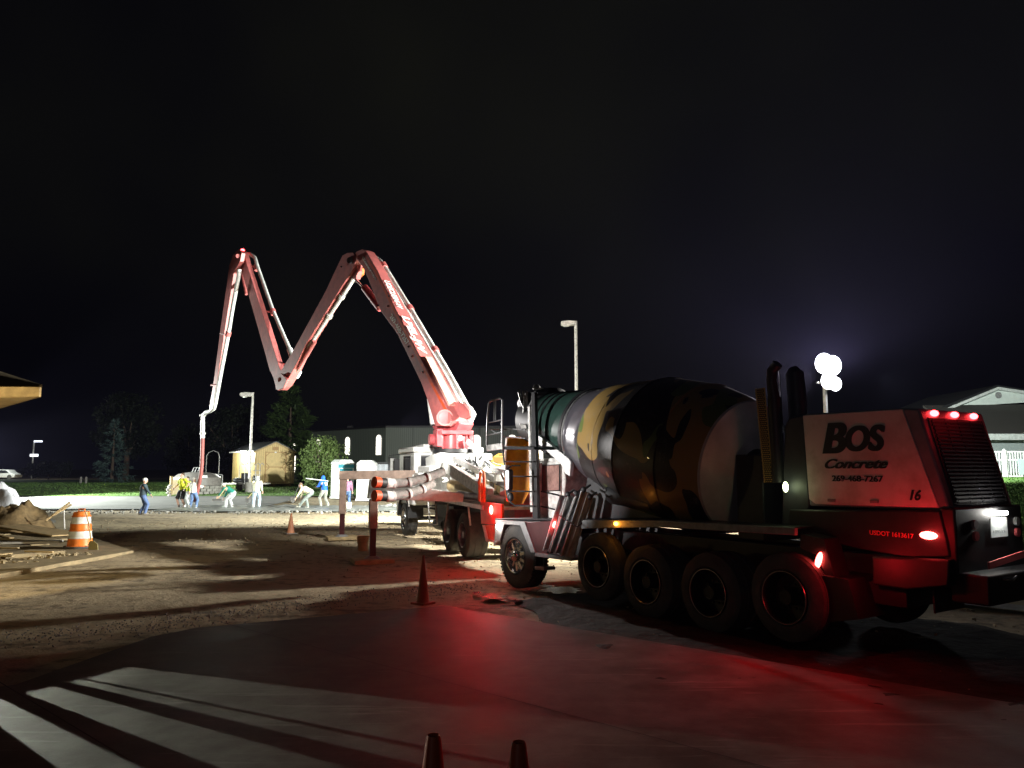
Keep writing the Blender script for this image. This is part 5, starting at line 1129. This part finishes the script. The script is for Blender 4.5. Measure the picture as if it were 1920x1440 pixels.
for x in (-1.35, 1.35):
    mb = MB(); mb.cyl((x, -.88, .32), (x, -.68, .32), .32, n=20); mb.build('wheel', M['rubber'], car)
lamp('far_lot_light', (q.x + 1.5, 107, 4.2), 900, COOL, .2)
# ---- wooden shed
sY = 62.0; pl_ = atY(475, 890, sY).x; pr_ = atY(548.5, 0, sY).x; sz0 = gz(-18, sY)
sW = 1.63; sA = radians(40); _c = atY(478, 890, sY)
shed = empty('garden_shed', (_c.x + sW * cos(sA), sY + sW * sin(sA), sz0), sA, 'light wooden garden shed with double barn door and lamp on its side', 'shed')
W2 = sW; D = 5.0; zb0 = .28; zw = atY(500, 846, sY).z - sz0; zp = zw + .72
shedM = mat('shed_siding', (.62, .47, .22), .6, var=.18, vscale=4)
mb = MB(); mb.prism([(-W2, zb0), (W2, zb0), (W2, zw), (0, zp), (-W2, zw)], lambda a, b, w_: (a, w_, b), 0, D); wall = mb.build('wall', shedM, shed)
mb = MB(); gr = 18
for k in range(gr): x = -W2 + 2 * W2 * (k + .5) / gr; mb.box((x - .012, -.008, zb0 + .02), (x + .012, .0, zw - .02 + (zp - zw) * (1 - abs(x) / W2)))
for k in range(24): y = D * (k + .5) / 24; mb.box((-W2 - .008, y - .012, zb0 + .02), (-W2, y + .012, zw - .02))
mb.build('siding_groove', mat('siding_groove', (.34, .24, .10), .8), wall)
trim = MB()
for s_ in (-1, 1): trim.box((s_ * W2 - .05, -.03, zb0), (s_ * W2 + .05, .0, zw)); trim.beam((s_ * (W2 + .18), -.06, zw - .09), (0, -.06, zp + .02), .05, .12)
trim.build('trim', M['wood'], wall)
rm = mat('shed_roof', (.10, .115, .12), .8, var=.3)
for s_ in (-1, 1):
    mb = MB(); mb.prism([(0, zp + .06), (s_ * (W2 + .25), zw - .02), (s_ * (W2 + .25), zw + .04), (0, zp + .12)], lambda a, b, w_: (a, w_, b), -.15, D + .15); mb.build('roof', rm, shed)
mb = MB(); mb.beam((-W2 - .24, -.16, zw - .02), (-W2 - .24, D + .2, zw - .02), .04, .1); mb.build('gutter', M['white'], shed)
dx0, dx1, dz0, dz1 = -W2 * .52, W2 * .58, zb0 + .12, zw - .02
mb = MB(); mb.box((dx0, -.045, dz0), (dx1, -.02, dz1)); dd_ = mb.build('door', shedM, shed)
tr = MB(); brown = mat('door_trim', (.36, .22, .09), .6)
for z in (dz1 - .05, (dz0 + dz1) / 2, dz0 + .02): tr.box((dx0, -.07, z - .03), (dx1, -.046, z + .03))
for x in (dx0 + .04, dx1 - .04): tr.box((x - .04, -.069, dz0), (x + .04, -.047, dz1))
zm = (dz0 + dz1) / 2
for (xa, za, xb, zb_) in ((dx0 + .08, dz1 - .35, dx0 + .35, dz1 - .08), (dx1 - .08, dz1 - .35, dx1 - .35, dz1 - .08), (dx0 + .08, zm + .3, dx0 + .35, zm + .04), (dx1 - .08, zm + .3, dx1 - .35, zm + .04), (dx0 + .08, zm - .3, dx0 + .35, zm - .04), (dx1 - .08, zm - .3, dx1 - .35, zm - .04)): tr.beam((xa, -.062, za), (xb, -.062, zb_), .02, .06)
tr.build('door_brace', brown, dd_)
mb = MB(); mb.box((-.24, -.06, zw + .12), (.24, -.03, zw + .38)); mb.build('gable_vent', brown, shed); mb = MB(); mb.box((-.09, -.1, zw - .12), (.07, -.04, zw - .02)); mb.build('door_lamp', M['white'], shed)
mb = MB()
for x in (-W2 + .3, 0, W2 - .3): mb.box((x - .07, 0, 0), (x + .07, D, zb0))
mb.build('skid', brown, shed)
mb = MB(); mb.box((-W2 - .3, 1.9, zw - .1), (-W2 - .05, 2.5, zw + .05)); mb.build('wall_lamp', M['e_white'], shed)
sp = Matrix.Translation(shed.location) @ Matrix.Rotation(sA, 4, 'Z') @ Vector((-W2 - 1.1, 1.9, zw - .25))
lamp('shed_wall_light', sp, 950, (.97, 1, .86), .12)
# trailer clutter at the shed's side
tl = empty('utility_trailer', (atY(448, 890, 58.5).x, 58.5, gz(-20, 58.5)), .1, 'small flat trailer loaded with frames and tools beside the shed', 'trailer')
mb = MB(); mb.box((-1.9, -.7, .45), (2.2, .7, .55)); mb.build('bed', M['dirtywhite'], tl)
mb = MB()
for s_ in (-.75, .75): mb.cyl((.3, s_ - .08, .32), (.3, s_ + .08, .32), .32, n=20)
mb.build('wheel', M['rubber'], tl)
mb = MB(); mb.tube([(-2.2, -.7, .5), (-2.2, -.7, 1.3), (-1.0, -.7, 1.15), (-1.0, -.7, .5)], .035, 6); mb.tube([(-2.6, .6, .5), (-2.6, .6, 2.6), (-2.45, .6, 2.85), (-2.1, .6, 3.0), (-1.75, .6, 2.85), (-1.65, .6, 2.5), (-1.65, .6, .5)], .03, 6); mb.build('frame_hoop', M['greypaint'], tl)
mb = MB()
for x in (.1, .5, .9, 1.3, 1.6): mb.tube([(x, -.3, .55), (x, -.3, 1.9), (x + .15, -.3, 2.05), (x + .3, -.3, 1.9)], .03, 6)
for z in (.9, 1.2, 1.5): mb.beam((1.1, -.35, z), (1.7, -.35, z), .03, .04)
mb.build('hand_tools', M['greypaint'], tl)
mb = MB(); mb.box((.2, -.2, .55), (.7, .3, 1.3)); mb.cyl((1.2, 0, .55), (1.2, 0, 1.1), .2); mb.ell((0, -.3, .75), (.4, .3, .2)); mb.build('tool_bin', M['dark'], tl, .03)
# ---- round stone pool with grey cover
pY = 55; pc2 = atY(370, 890, pY).x; pz = gz(pc2, pY); pool = empty('stone_ring_pool', (pc2, pY, pz), 0, 'round stone-block tank with a grey domed cover and small rack on top', 'tank')
mb = MB()
for r_ in range(3):
    for k in range(24): a_ = 2 * pi * (k + .5 * (r_ % 2)) / 24; c = Vector((cos(a_) * 1.5, sin(a_) * 1.5, .1 + r_ * .19)); t_ = Vector((-sin(a_), cos(a_), 0)); mb.beam(c - t_ * .185, c + t_ * .185, .3, .18)
mb.build('stone_block', M['concrete_grey'], pool, .015)
mb = MB(); mb.lathe([(.58, 1.62), (.62, 1.66), (1.15, 1.6), (1.4, 1.25), (1.52, .6), (1.55, 0)], (0, 0, 0), (0, 0, 1), 40); mb.build('cover', mat('tarp_grey', (.23, .215, .20), .5, var=.3, bump=.4, bscale=5), pool)
mb = MB()
for k in range(4): mb.tube([(-.35 + k * .2, -.1, 1.5), (-.22 + k * .2, -.1, 1.85)], .02, 6)
mb.tube([(-.35, -.1, 1.52), (.3, -.1, 1.52)], .02, 6); mb.tube([(-.22, -.1, 1.85), (.5, -.1, 1.85)], .02, 6); mb.build('rack', M['greypaint'], pool)
mb = MB(); mb.box((.75, -1.5, 1.15), (1.3, -1.46, 1.3)); mb.build('label_plate', M['white'], pool)
for k, (px, h, r_, m_, lab) in enumerate(((322, 1.35, .1, 'wood', 'weathered wooden post left of the stone tank'),)):
    q = atY(px, 890, 53); mb = MB(); mb.cyl((0, 0, -.1), (0, 0, h), r_, n=10); o = mb.build('wooden_post', M[m_]); o.location = (q.x, 53, gz(q.x, 53)); tag(o, lab, 'post')
q = atY(330, 890, 53.4); mb = MB(); mb.box((-.25, -.05, -.1), (.25, .05, 1.1)); o = mb.build('wood_panel', M['plywood']); o.location = (q.x, 53.4, gz(q.x, 53)); tag(o, 'brown wooden panel between the post and the stone tank', 'panel')
q = atY(317, 890, 52.5); mb = MB()
for k in range(9): mb.ell((random.uniform(-.12, .12), random.uniform(-.1, .1), .08 + k * .085), (.13, .12, .07), 8, 5)
o = mb.build('stone_stack', M['concrete_grey']); o.location = (q.x, 52.5, gz(q.x, 52.5)); tag(o, 'small pale stack of stones left of the wooden post', 'stone stack')
# ---- portable toilets
def toilet(px, Y, rz, label, front, side):
    q = atY(px, 890, Y); e = empty('portable_toilet', (q.x, Y, gz(q.x, Y)), rz, label, 'portable toilet', 'portable toilets')
    mb = MB(); mb.box((-.56, -.56, .12), (.56, .56, 2.0)); b = mb.build('wall', side, e, .05)
    mb = MB(); mb.box((-.6, -.6, 0), (.6, .6, .13)); mb.build('base', side, e, .02)
    mb = MB(); mb.prism([(-.6, 2.0), (.6, 2.0), (.56, 2.12), (.35, 2.27), (-.35, 2.27), (-.56, 2.12)], lambda a, b, w_: (a, w_, b), -.6, .6); mb.build('roof', M['pipe'], e, .06)
    mb = MB(); mb.box((-.45, -.585, .2), (.45, -.555, 1.75)); d = mb.build('door', front, e, .02)
    mb = MB(); mb.box((-.56, -.575, 1.78), (.56, -.556, 1.98)); mb.build('transom', front, e)
    mb = MB(); mb.box((.3, -.6, .95), (.4, -.58, 1.1)); mb.tube([(-.12, -.6, 1.35), (0, -.6, 1.52), (.12, -.6, 1.35)], .03, 5); mb.build('latch', M['pipe'], d)
    e.scale = (1, 1, 1.12)
    return e
teal = mat('teal_plastic', (.004, .19, .25), .45, var=.15)
t1 = toilet(642, 51, radians(38), 'teal and white portable toilet behind the outrigger', teal, M['pipe'])
for ch in t1.children:
    pass
t2 = toilet(688, 49.2, radians(2), 'all-white portable toilet right of the teal one', M['white'], M['white'])
mb = MB(); mb.box((.562, -.56, .12), (.572, .56, 2.0)); mb.build('side_panel', teal, t1)
# ---- container / trailer behind
q0, q1 = atY(703, 890, 56), atY(760, 890, 56); cn_ = empty('waste_container', ((q0.x + q1.x) / 2, 56, gz(-9, 56)), 0, 'long grey waste container behind the white portable toilet', 'container')
hw_ = (q1.x - q0.x) / 2 + .6; mb = MB(); mb.box((-hw_, 0, .4), (hw_, 2.2, 2.05)); mb.build('body', mat('grey_metal', (.42, .44, .48), .4, .3, var=.2), cn_, .02)
mb = MB(); mb.box((-hw_ - .05, -.05, 2.05), (hw_ + .05, 2.25, 2.2)); mb.build('top_rail', M['dark'], cn_)
mb = MB(); 
for k in range(9): x = -hw_ + 2 * hw_ * (k + .5) / 9; mb.box((x - .05, -.06, .45), (x + .05, -.001, 2.04))
mb.build('rib', mat('grey_metal_rib', (.38, .40, .44), .4, .3), cn_)
# ---- metal building with arched windows
bz = .7; BH = 6.95 - bz; cX = atY(722, 890, 90).x
mbld = empty('metal_hall', (cX, 90, bz), 0, 'long dark grey-green metal hall with glowing arched windows', 'building')
sid = bpy.data.materials.new('ribbed_siding'); sid.use_nodes = True
n = sid.node_tree; b_ = n.nodes['Principled BSDF']; wv = n.nodes.new('ShaderNodeTexWave'); wv.inputs['Scale'].default_value = 1.3; wv.inputs['Distortion'].default_value = 0; t_ = n.nodes.new('ShaderNodeTexCoord'); n.links.new(t_.outputs['Object'], wv.inputs['Vector'])
r_ = n.nodes.new('ShaderNodeValToRGB'); r_.color_ramp.elements[0].color = (.085, .10, .085, 1); r_.color_ramp.elements[1].color = (.125, .145, .125, 1); n.links.new(wv.outputs['Fac'], r_.inputs['Fac']); n.links.new(r_.outputs['Color'], b_.inputs['Base Color']); b_.inputs['Roughness'].default_value = .5
lx = atY(540, 890, 104).x - cX; ly = 14
mb = MB(); mb.prism([(0, 0), (42, 0), (42, 25), (lx, 25 + ly), (lx, ly)], lambda a, b, w_: (a, b, w_), 0, BH); hw2 = mb.build('wall', sid, mbld)
mb = MB(); mb.prism([(.0, -.15), (42.2, -.15), (42.2, 25.2), (lx - .2, 25.2 + ly), (lx - .2, ly - .1)], lambda a, b, w_: (a, b, w_), BH, BH + .22); mb.build('roof', M['dark'], mbld)
mb = MB()
for x in (3.2, 7.1, 11.0, 14.6, 18.4): mb.box((x - .03, -.05, 0), (x + .03, -.002, BH))
mb.build('corner_trim', M['dark'], hw2)
def arch(name, c, dx, w_, h0, h1, root):
    """c: centre bottom in hall space; dx wall direction"""
    dx = Vector(dx).normalized(); nrm = Vector((dx.y, -dx.x, 0)); r = w_ / 2; pts = [(-r, h0), (r, h0)] + [(r * cos(a_), h1 - r + r * sin(a_)) for a_ in [pi * i / 12 for i in range(13)]]
    mb = MB(); mb.prism(pts, lambda a, b, t: Vector(c) + dx * a + Vector((0, 0, b)) + nrm * t, .02, .05); p = mb.build(name, M['e_win'], root)
    mb = MB(); op = [Vector(c) + dx * a * 1.02 + Vector((0, 0, b)) + nrm * .06 for a, b in pts]; mb.tube(op, .05, 6, closed=True); mb.beam(Vector(c) + dx * -r + Vector((0, 0, h1 - r - .1)) + nrm * .06, Vector(c) + dx * r + Vector((0, 0, h1 - r - .1)) + nrm * .06, .05, .05); mb.build('frame', M['white'], p)
zh = lambda y, Y: atY(0, y, Y).z - bz
for px in (817, 893, 960, 1010):
    q = atY(px, 890, 90); arch('window', (q.x - cX, 0, 0), (1, 0, 0), 1.05, zh(868 if px > 850 else 857, 90), zh(815, 90), mbld)
wl_ = Vector((lx, ly, 0)) * -1
for px in (713, 655, 601, 556):
    # intersection of the view ray with the receding wall
    t = (px - 722) / (540 - 722); 
    for _ in range(30):
        P = Vector((cX + lx * t, 90 + ly * t, 0)); pp = 960 + 1440 * P.x / (P.y * 1.0062); t += (pp - px) / 400
    Yw = 90 + ly * t
    arch('window', (lx * t, ly * t, 0), (-lx, -ly, 0), 1.0, zh(886 if px < 640 else 853, Yw), zh({713: 815, 655: 819, 601: 823, 556: 826}[px], Yw), mbld)
q = atY(645, 797, 100); mb = MB(); mb.box((-.35, -.3, 0), (.35, .3, 1.0)); mb.build('roof_vent', M['dark'], mbld).location = (q.x - cX, 14, BH)
# ---- yellow loader behind the pump truck
yl = empty('yellow_loader', (atY(950, 890, 31).x, 31, 0), radians(-8), 'yellow construction machine with a windowed cab behind the pump truck', 'loader')
ym = mat('machine_yellow', (.85, .55, .12), .4, var=.25)
zy = lambda y: atY(0, y, 31).z
mb = MB(); mb.prism([(-.75, zy(874)), (1.2, zy(874)), (1.2, zy(849)), (-.35, zy(850)), (-.55, zy(856))], lambda a, b, w_: (a, w_, b), 0, 1.3); yc = mb.build('cab', ym, yl, .03)
mb = MB(); mb.box((-.52, -.02, zy(869)), (-.02, .0, zy(857))); mb.box((-.3, -.02, zy(855)), (.1, .0, zy(851.5))); mb.box((.3, -.02, zy(869)), (.9, 0, zy(853))); mb.build('window', mat('cab_pane', (.25, .17, .06), .2), yc)
mb = MB(); mb.box((-1.7, .0, zy(872)), (-.8, 1.3, zy(863))); mb.build('engine_cover', ym, yl, .03)
mb = MB(); mb.box((-1.3, -.1, .5), (1.7, 1.6, zy(874.5))); mb.build('body', mat('machine_cream', (.72, .70, .52), .5, var=.3), yl, .03)
mb = MB()
for x in (-.8, 1.2): mb.cyl((x, -.35, .55), (x, .0, .55), .55, n=28)
mb.build('wheel', M['rubber'], yl)
wp = empty('white_machine', (atY(893, 890, 28).x, 28, 0), 0, 'white box body and tall panel gleaming behind the pump turret', 'equipment box')
mb = MB(); mb.box((-.2, 0, .4), (.4, 1.2, atY(0, 866, 28).z)); mb.box((-.9, 0, atY(0, 862, 28).z), (.55, 1.0, atY(0, 850, 28).z)); mb.build('box_body', M['white'], wp, .03)
# ---- house and fence at the right
hY = 56; hz0 = 1.6; X_ = lambda px, Y: atY(px, 890, Y).x; Z_ = lambda y, Y: atY(0, y, Y).z
hs_ = empty('house', (X_(1876, hY), hY, hz0), 0, 'pale house with gable and dark porch roof at the right edge', 'house')
O_ = Vector(hs_.location)
sidm = mat('white_siding', (.70, .76, .72), .6, var=.12, vscale=3)
def HL(x, y, z): return Vector((x, y, z)) - O_
mb = MB(); xl, xr, xc = X_(1778, hY), X_(1990, hY), X_(1876, hY)
mb.prism([(xl, Z_(764, hY)), (xr, Z_(751, hY)), (xr, Z_(753, hY) + .3), (xc, Z_(730, hY))], lambda a, b, w_: HL(a, w_, b), hY, hY + .2); mb.prism([(xl, hz0), (xr, hz0), (xr, Z_(757, hY)), (xl, Z_(764, hY))], lambda a, b, w_: HL(a, w_, b), hY + .01, hY + 8); hw3 = mb.build('wall', sidm, hs_)
mb = MB(); mb.beam(HL(xl - .3, hY - .2, Z_(771, hY)), HL(xc, hY - .2, Z_(729, hY)), .5, .18); mb.beam(HL(xc, hY - .2, Z_(729, hY)), HL(xr + .5, hY - .2, Z_(748, hY)), .5, .18); mb.build('fascia', M['pipe'], hs_)
mb = MB(); mb.prism([(xl - .5, Z_(768, hY)), (xc, Z_(727, hY) + .02), (xr + .5, Z_(746, hY)), (xr + .5, Z_(746, hY) + .12), (xc, Z_(727, hY) + .16), (xl - .5, Z_(768, hY) + .12)], lambda a, b, w_: HL(a, w_, b), hY - .4, hY + 9); mb.build('roof', M['dark'], hs_)
mb = MB(); mb.cyl(HL(xc + .25, hY - .02, Z_(741, hY)), HL(xc + .25, hY + .05, Z_(741, hY)), .24, n=20); mb.build('gable_vent', M['greypaint'], hs_)
mb = MB(); a0_, a1_ = X_(1806, 51.5), X_(2020, 51.5)
mb.add([HL(a0_, 51.5, Z_(813, 51.5)), HL(a1_, 51.5, Z_(812, 51.5)), HL(a1_, hY, Z_(758, hY)), HL(a0_, hY, Z_(760, hY)), HL(a0_, 51.5, Z_(815, 51.5)), HL(a1_, 51.5, Z_(814, 51.5)), HL(a1_, hY, Z_(762, hY)), HL(a0_, hY, Z_(764, hY))], [(0, 1, 2, 3), (7, 6, 5, 4), (0, 4, 5, 1), (1, 5, 6, 2), (2, 6, 7, 3), (3, 7, 4, 0)])
mb.build('porch_roof', mat('shingle_brown', (.055, .048, .042), .85, var=.3, vscale=12), hs_)
mb = MB(); mb.box(HL(a0_, 51.4, Z_(825, 51.5)), HL(a1_, 51.5, Z_(813.5, 51.5))); mb.build('porch_fascia', M['pipe'], hs_)
mb = MB(); mb.box(HL(a0_, 52.5, hz0), HL(a1_, 52.6, Z_(824, 52.5))); mb.build('porch_wall', mat('porch_siding', (.34, .38, .38), .6, var=.1), hs_)
fY = 43; fz = gz(27, fY); fn = empty('picket_fence', (X_(1886, fY), fY, fz), 0, 'white picket fence in front of the pale house at the right', 'fence')
zt_ = Z_(846, fY) - fz
for k in range(-2, 4):
    mb = MB(); mb.box((k * 2.4 - .07, -.07, -.1), (k * 2.4 + .07, .07, zt_ + .06)); mb.cyl((k * 2.4, 0, zt_ + .06), (k * 2.4, 0, zt_ + .14), .09, .02, 8); mb.build('post', M['white'], fn)
    mb = MB()
    for j in range(1, 16): x = k * 2.4 + j * .15; mb.box((x - .028, -.015, .06), (x + .028, .012, zt_ - .04))
    mb.build('picket', M['white'], fn)
    mb = MB()
    for z in (.12, zt_ * .68, zt_ - .03): mb.box((k * 2.4 + .072, -.03, z - .04), (k * 2.4 + 2.328, .03, z + .04))
    mb.build('rail', M['white'], fn)
q = atY(1915, 865, 42.7); mb = MB(); mb.prism([(-.15, .1), (.6, .1), (.6, .95), (.3, .9), (-.2, 1.0)], lambda a, b, w_: (a, w_, b), 0, .03); o = mb.build('hanging_sheet', mat('pale_tarp', (.45, .58, .55), .4), ang=20); o.location = (q.x, 42.7, fz + .1); tag(o, 'pale sheet hung over the picket fence at the right edge', 'tarp')
lamp('house_yard_light', (17.5, 36, 6.5), 26000, (.9, 1, .93), .3, (28, 45, 2), 80, .6)

# ---- trees
def leaf_mat(name, c, c2): return mat(name, c, .7, var=.6, vscale=1.2, col2=c2, spec=.3)
def conifer(px, Y, ybase, ytop, wpx, label, m, n=5200, seed=1, sz=.22):
    random.seed(seed); q = atY(px, ybase, Y); z0 = gz(q.x, Y); h = atY(px, ytop, Y).z - z0; R = wpx / 1440 * Y / 2
    e = empty('conifer', (q.x, Y, z0), 0, label, 'tree'); mb = MB(); mb.cyl((0, 0, -.1), (0, 0, h * .95), .03 * h, .01, 10)
    mb.build('trunk', mat('bark', (.07, .05, .035), .9), e); c = MB()
    nb = int(h * 15)
    for b in range(nb):
        t = (b / nb) ** .9; z = h * (.04 + .95 * t); L_ = R * (1 - t) ** .82 * random.uniform(.62, 1.12) + .12; a = random.uniform(0, 2*pi); dz = -.18 + .75 * t
        tip = Vector((cos(a) * L_, sin(a) * L_, z + L_ * dz * .6)); base = Vector((0, 0, z))
        for k in range(int(8 + L_ * 26 * n / 5200)):
            s_ = random.uniform(.15, 1.05) ** .7; p = base.lerp(tip, s_) + Vector((random.gauss(0, .06), random.gauss(0, .06), random.gauss(0, .05))) * (1 + L_ * .5)
            d = ((tip - base).normalized() + Vector((random.uniform(-.9, .9), random.uniform(-.9, .9), random.uniform(-.7, .3)))).normalized(); w_ = d.cross(Vector((random.uniform(-1, 1), random.uniform(-1, 1), 1))).normalized() * sz * .22; l = sz * random.uniform(.7, 1.7)
            c.add([p - w_, p + w_, p + d * l + w_ * .3, p + d * l - w_ * .3], [(0, 1, 2, 3)])
    c.build('crown', m, e, ang=10); return e
conifer(209, 78, 905, 785, 70, 'blue-green spruce standing alone on the far lawn at the left', leaf_mat('spruce', (.085, .14, .13), (.03, .055, .05)), seed=2)
conifer(541, 84, 900, 722, 150, 'big dark conifer towering behind the wooden shed', leaf_mat('dark_conifer', (.045, .08, .018), (.012, .025, .008)), seed=4, n=5200, sz=.42)
def broad(px, Y, ytop, ybase, wpx, label, m, seed=1, n=7000, leaf=.13, weep=False, cx=0):
    random.seed(seed); q = atY(px, ybase, Y); z0 = gz(q.x, Y); h = atY(px, ytop, Y).z - z0; R = wpx / 1440 * Y / 2
    e = empty('leafy_tree', (q.x, Y, z0), 0, label, 'tree'); t = MB(); tr = h * .035 + .03
    limbs = []
    t.tube([(0, 0, -.1), (.03, 0, h * .2), (0, .02, h * .4)], [tr, tr * .8, tr * .6], 9)
    for k in range(9):
        a = 2 * pi * k / 9 + random.uniform(-.3, .3); l = R * random.uniform(.45, .8); p = Vector((cos(a) * l, sin(a) * l, h * random.uniform(.55, .85))); t.tube([(0, 0, h * .3), Vector((0, 0, h * .35)).lerp(p, .5) + Vector((0, 0, .1)), p], [tr * .5, tr * .3, tr * .1], 6); limbs.append(p)
    t.build('trunk', mat('bark', (.09, .065, .045), .9), e); c = MB(); cl_ = []
    for k in range(48):
        a = random.uniform(0, 2*pi); rr = sqrt(random.random()); zz = random.uniform(.25 if not weep else .18, .95)
        lim = sqrt(max(0, 1 - ((zz - .55) / .5) ** 2)) if zz > .55 else 1 - .35 * ((.55 - zz) / .4) ** 2
        cl_.append((Vector((cos(a) * rr * R * lim * .9, sin(a) * rr * R * lim * .9, zz * h)), random.uniform(.1, .2) * min(h, 2 * R)))
    for k in range(n):
        p0, r = random.choice(cl_); d = Vector((random.gauss(0, 1), random.gauss(0, 1), random.gauss(0, .75))).normalized(); p = p0 + d * r * random.uniform(.55, 1.05)
        if weep: p.z -= random.random() ** 2 * h * .25
        a1 = Vector((random.uniform(-1, 1), random.uniform(-1, 1), random.uniform(-1.4 if weep else -1, .5))).normalized(); w_ = a1.cross(Vector((random.random(), random.random(), random.random() + .1))).normalized() * leaf * .35
        c.add([p - w_, p + w_, p + a1 * leaf * random.uniform(.8, 1.5)], [(0, 1, 2)])
    c.build('crown', m, e, ang=10); return e
broad(604, 60, 820, 905, 88, 'pale green weeping tree between the shed and the portable toilet', leaf_mat('weeping_leaf', (.15, .22, .06), (.07, .11, .03)), 6, 9000, .15, True)
dk_ = leaf_mat('night_leaf', (.016, .026, .011), (.006, .010, .005))
broad(235, 100, 738, 900, 105, 'large dark tree behind the blue-green spruce', dk_, 8, 9000, .35)
broad(432, 98, 770, 900, 130, 'broad dark tree between the pump hose and the big conifer', dk_, 9, 9000, .35)
broad(352, 110, 800, 905, 90, 'low dark tree just left of the pump hose', dk_, 10, 5000, .35)
broad(90, 105, 866, 905, 110, 'low dark shrub at the far left below the distant lamp', dk_, 12, 5000, .3)
# ================================================================== HAZE (thin tinted volume added to make a glow round the floodlight)
hz_m = bpy.data.materials.new('glow_haze'); hz_m.use_nodes = True
_n = hz_m.node_tree; _n.nodes.remove(_n.nodes['Principled BSDF']); _pv = _n.nodes.new('ShaderNodeVolumePrincipled')
_pv.inputs['Color'].default_value = (.60, .56, 1, 1); _pv.inputs['Density'].default_value = .00007; _pv.inputs['Anisotropy'].default_value = .55
_n.links.new(_pv.outputs['Volume'], _n.nodes['Material Output'].inputs['Volume'])
mb = MB(); mb.box((-170, -40, -1.2), (170, 175, 32)); o = mb.build('haze', hz_m, ang=10); tag(o, kind='stuff')
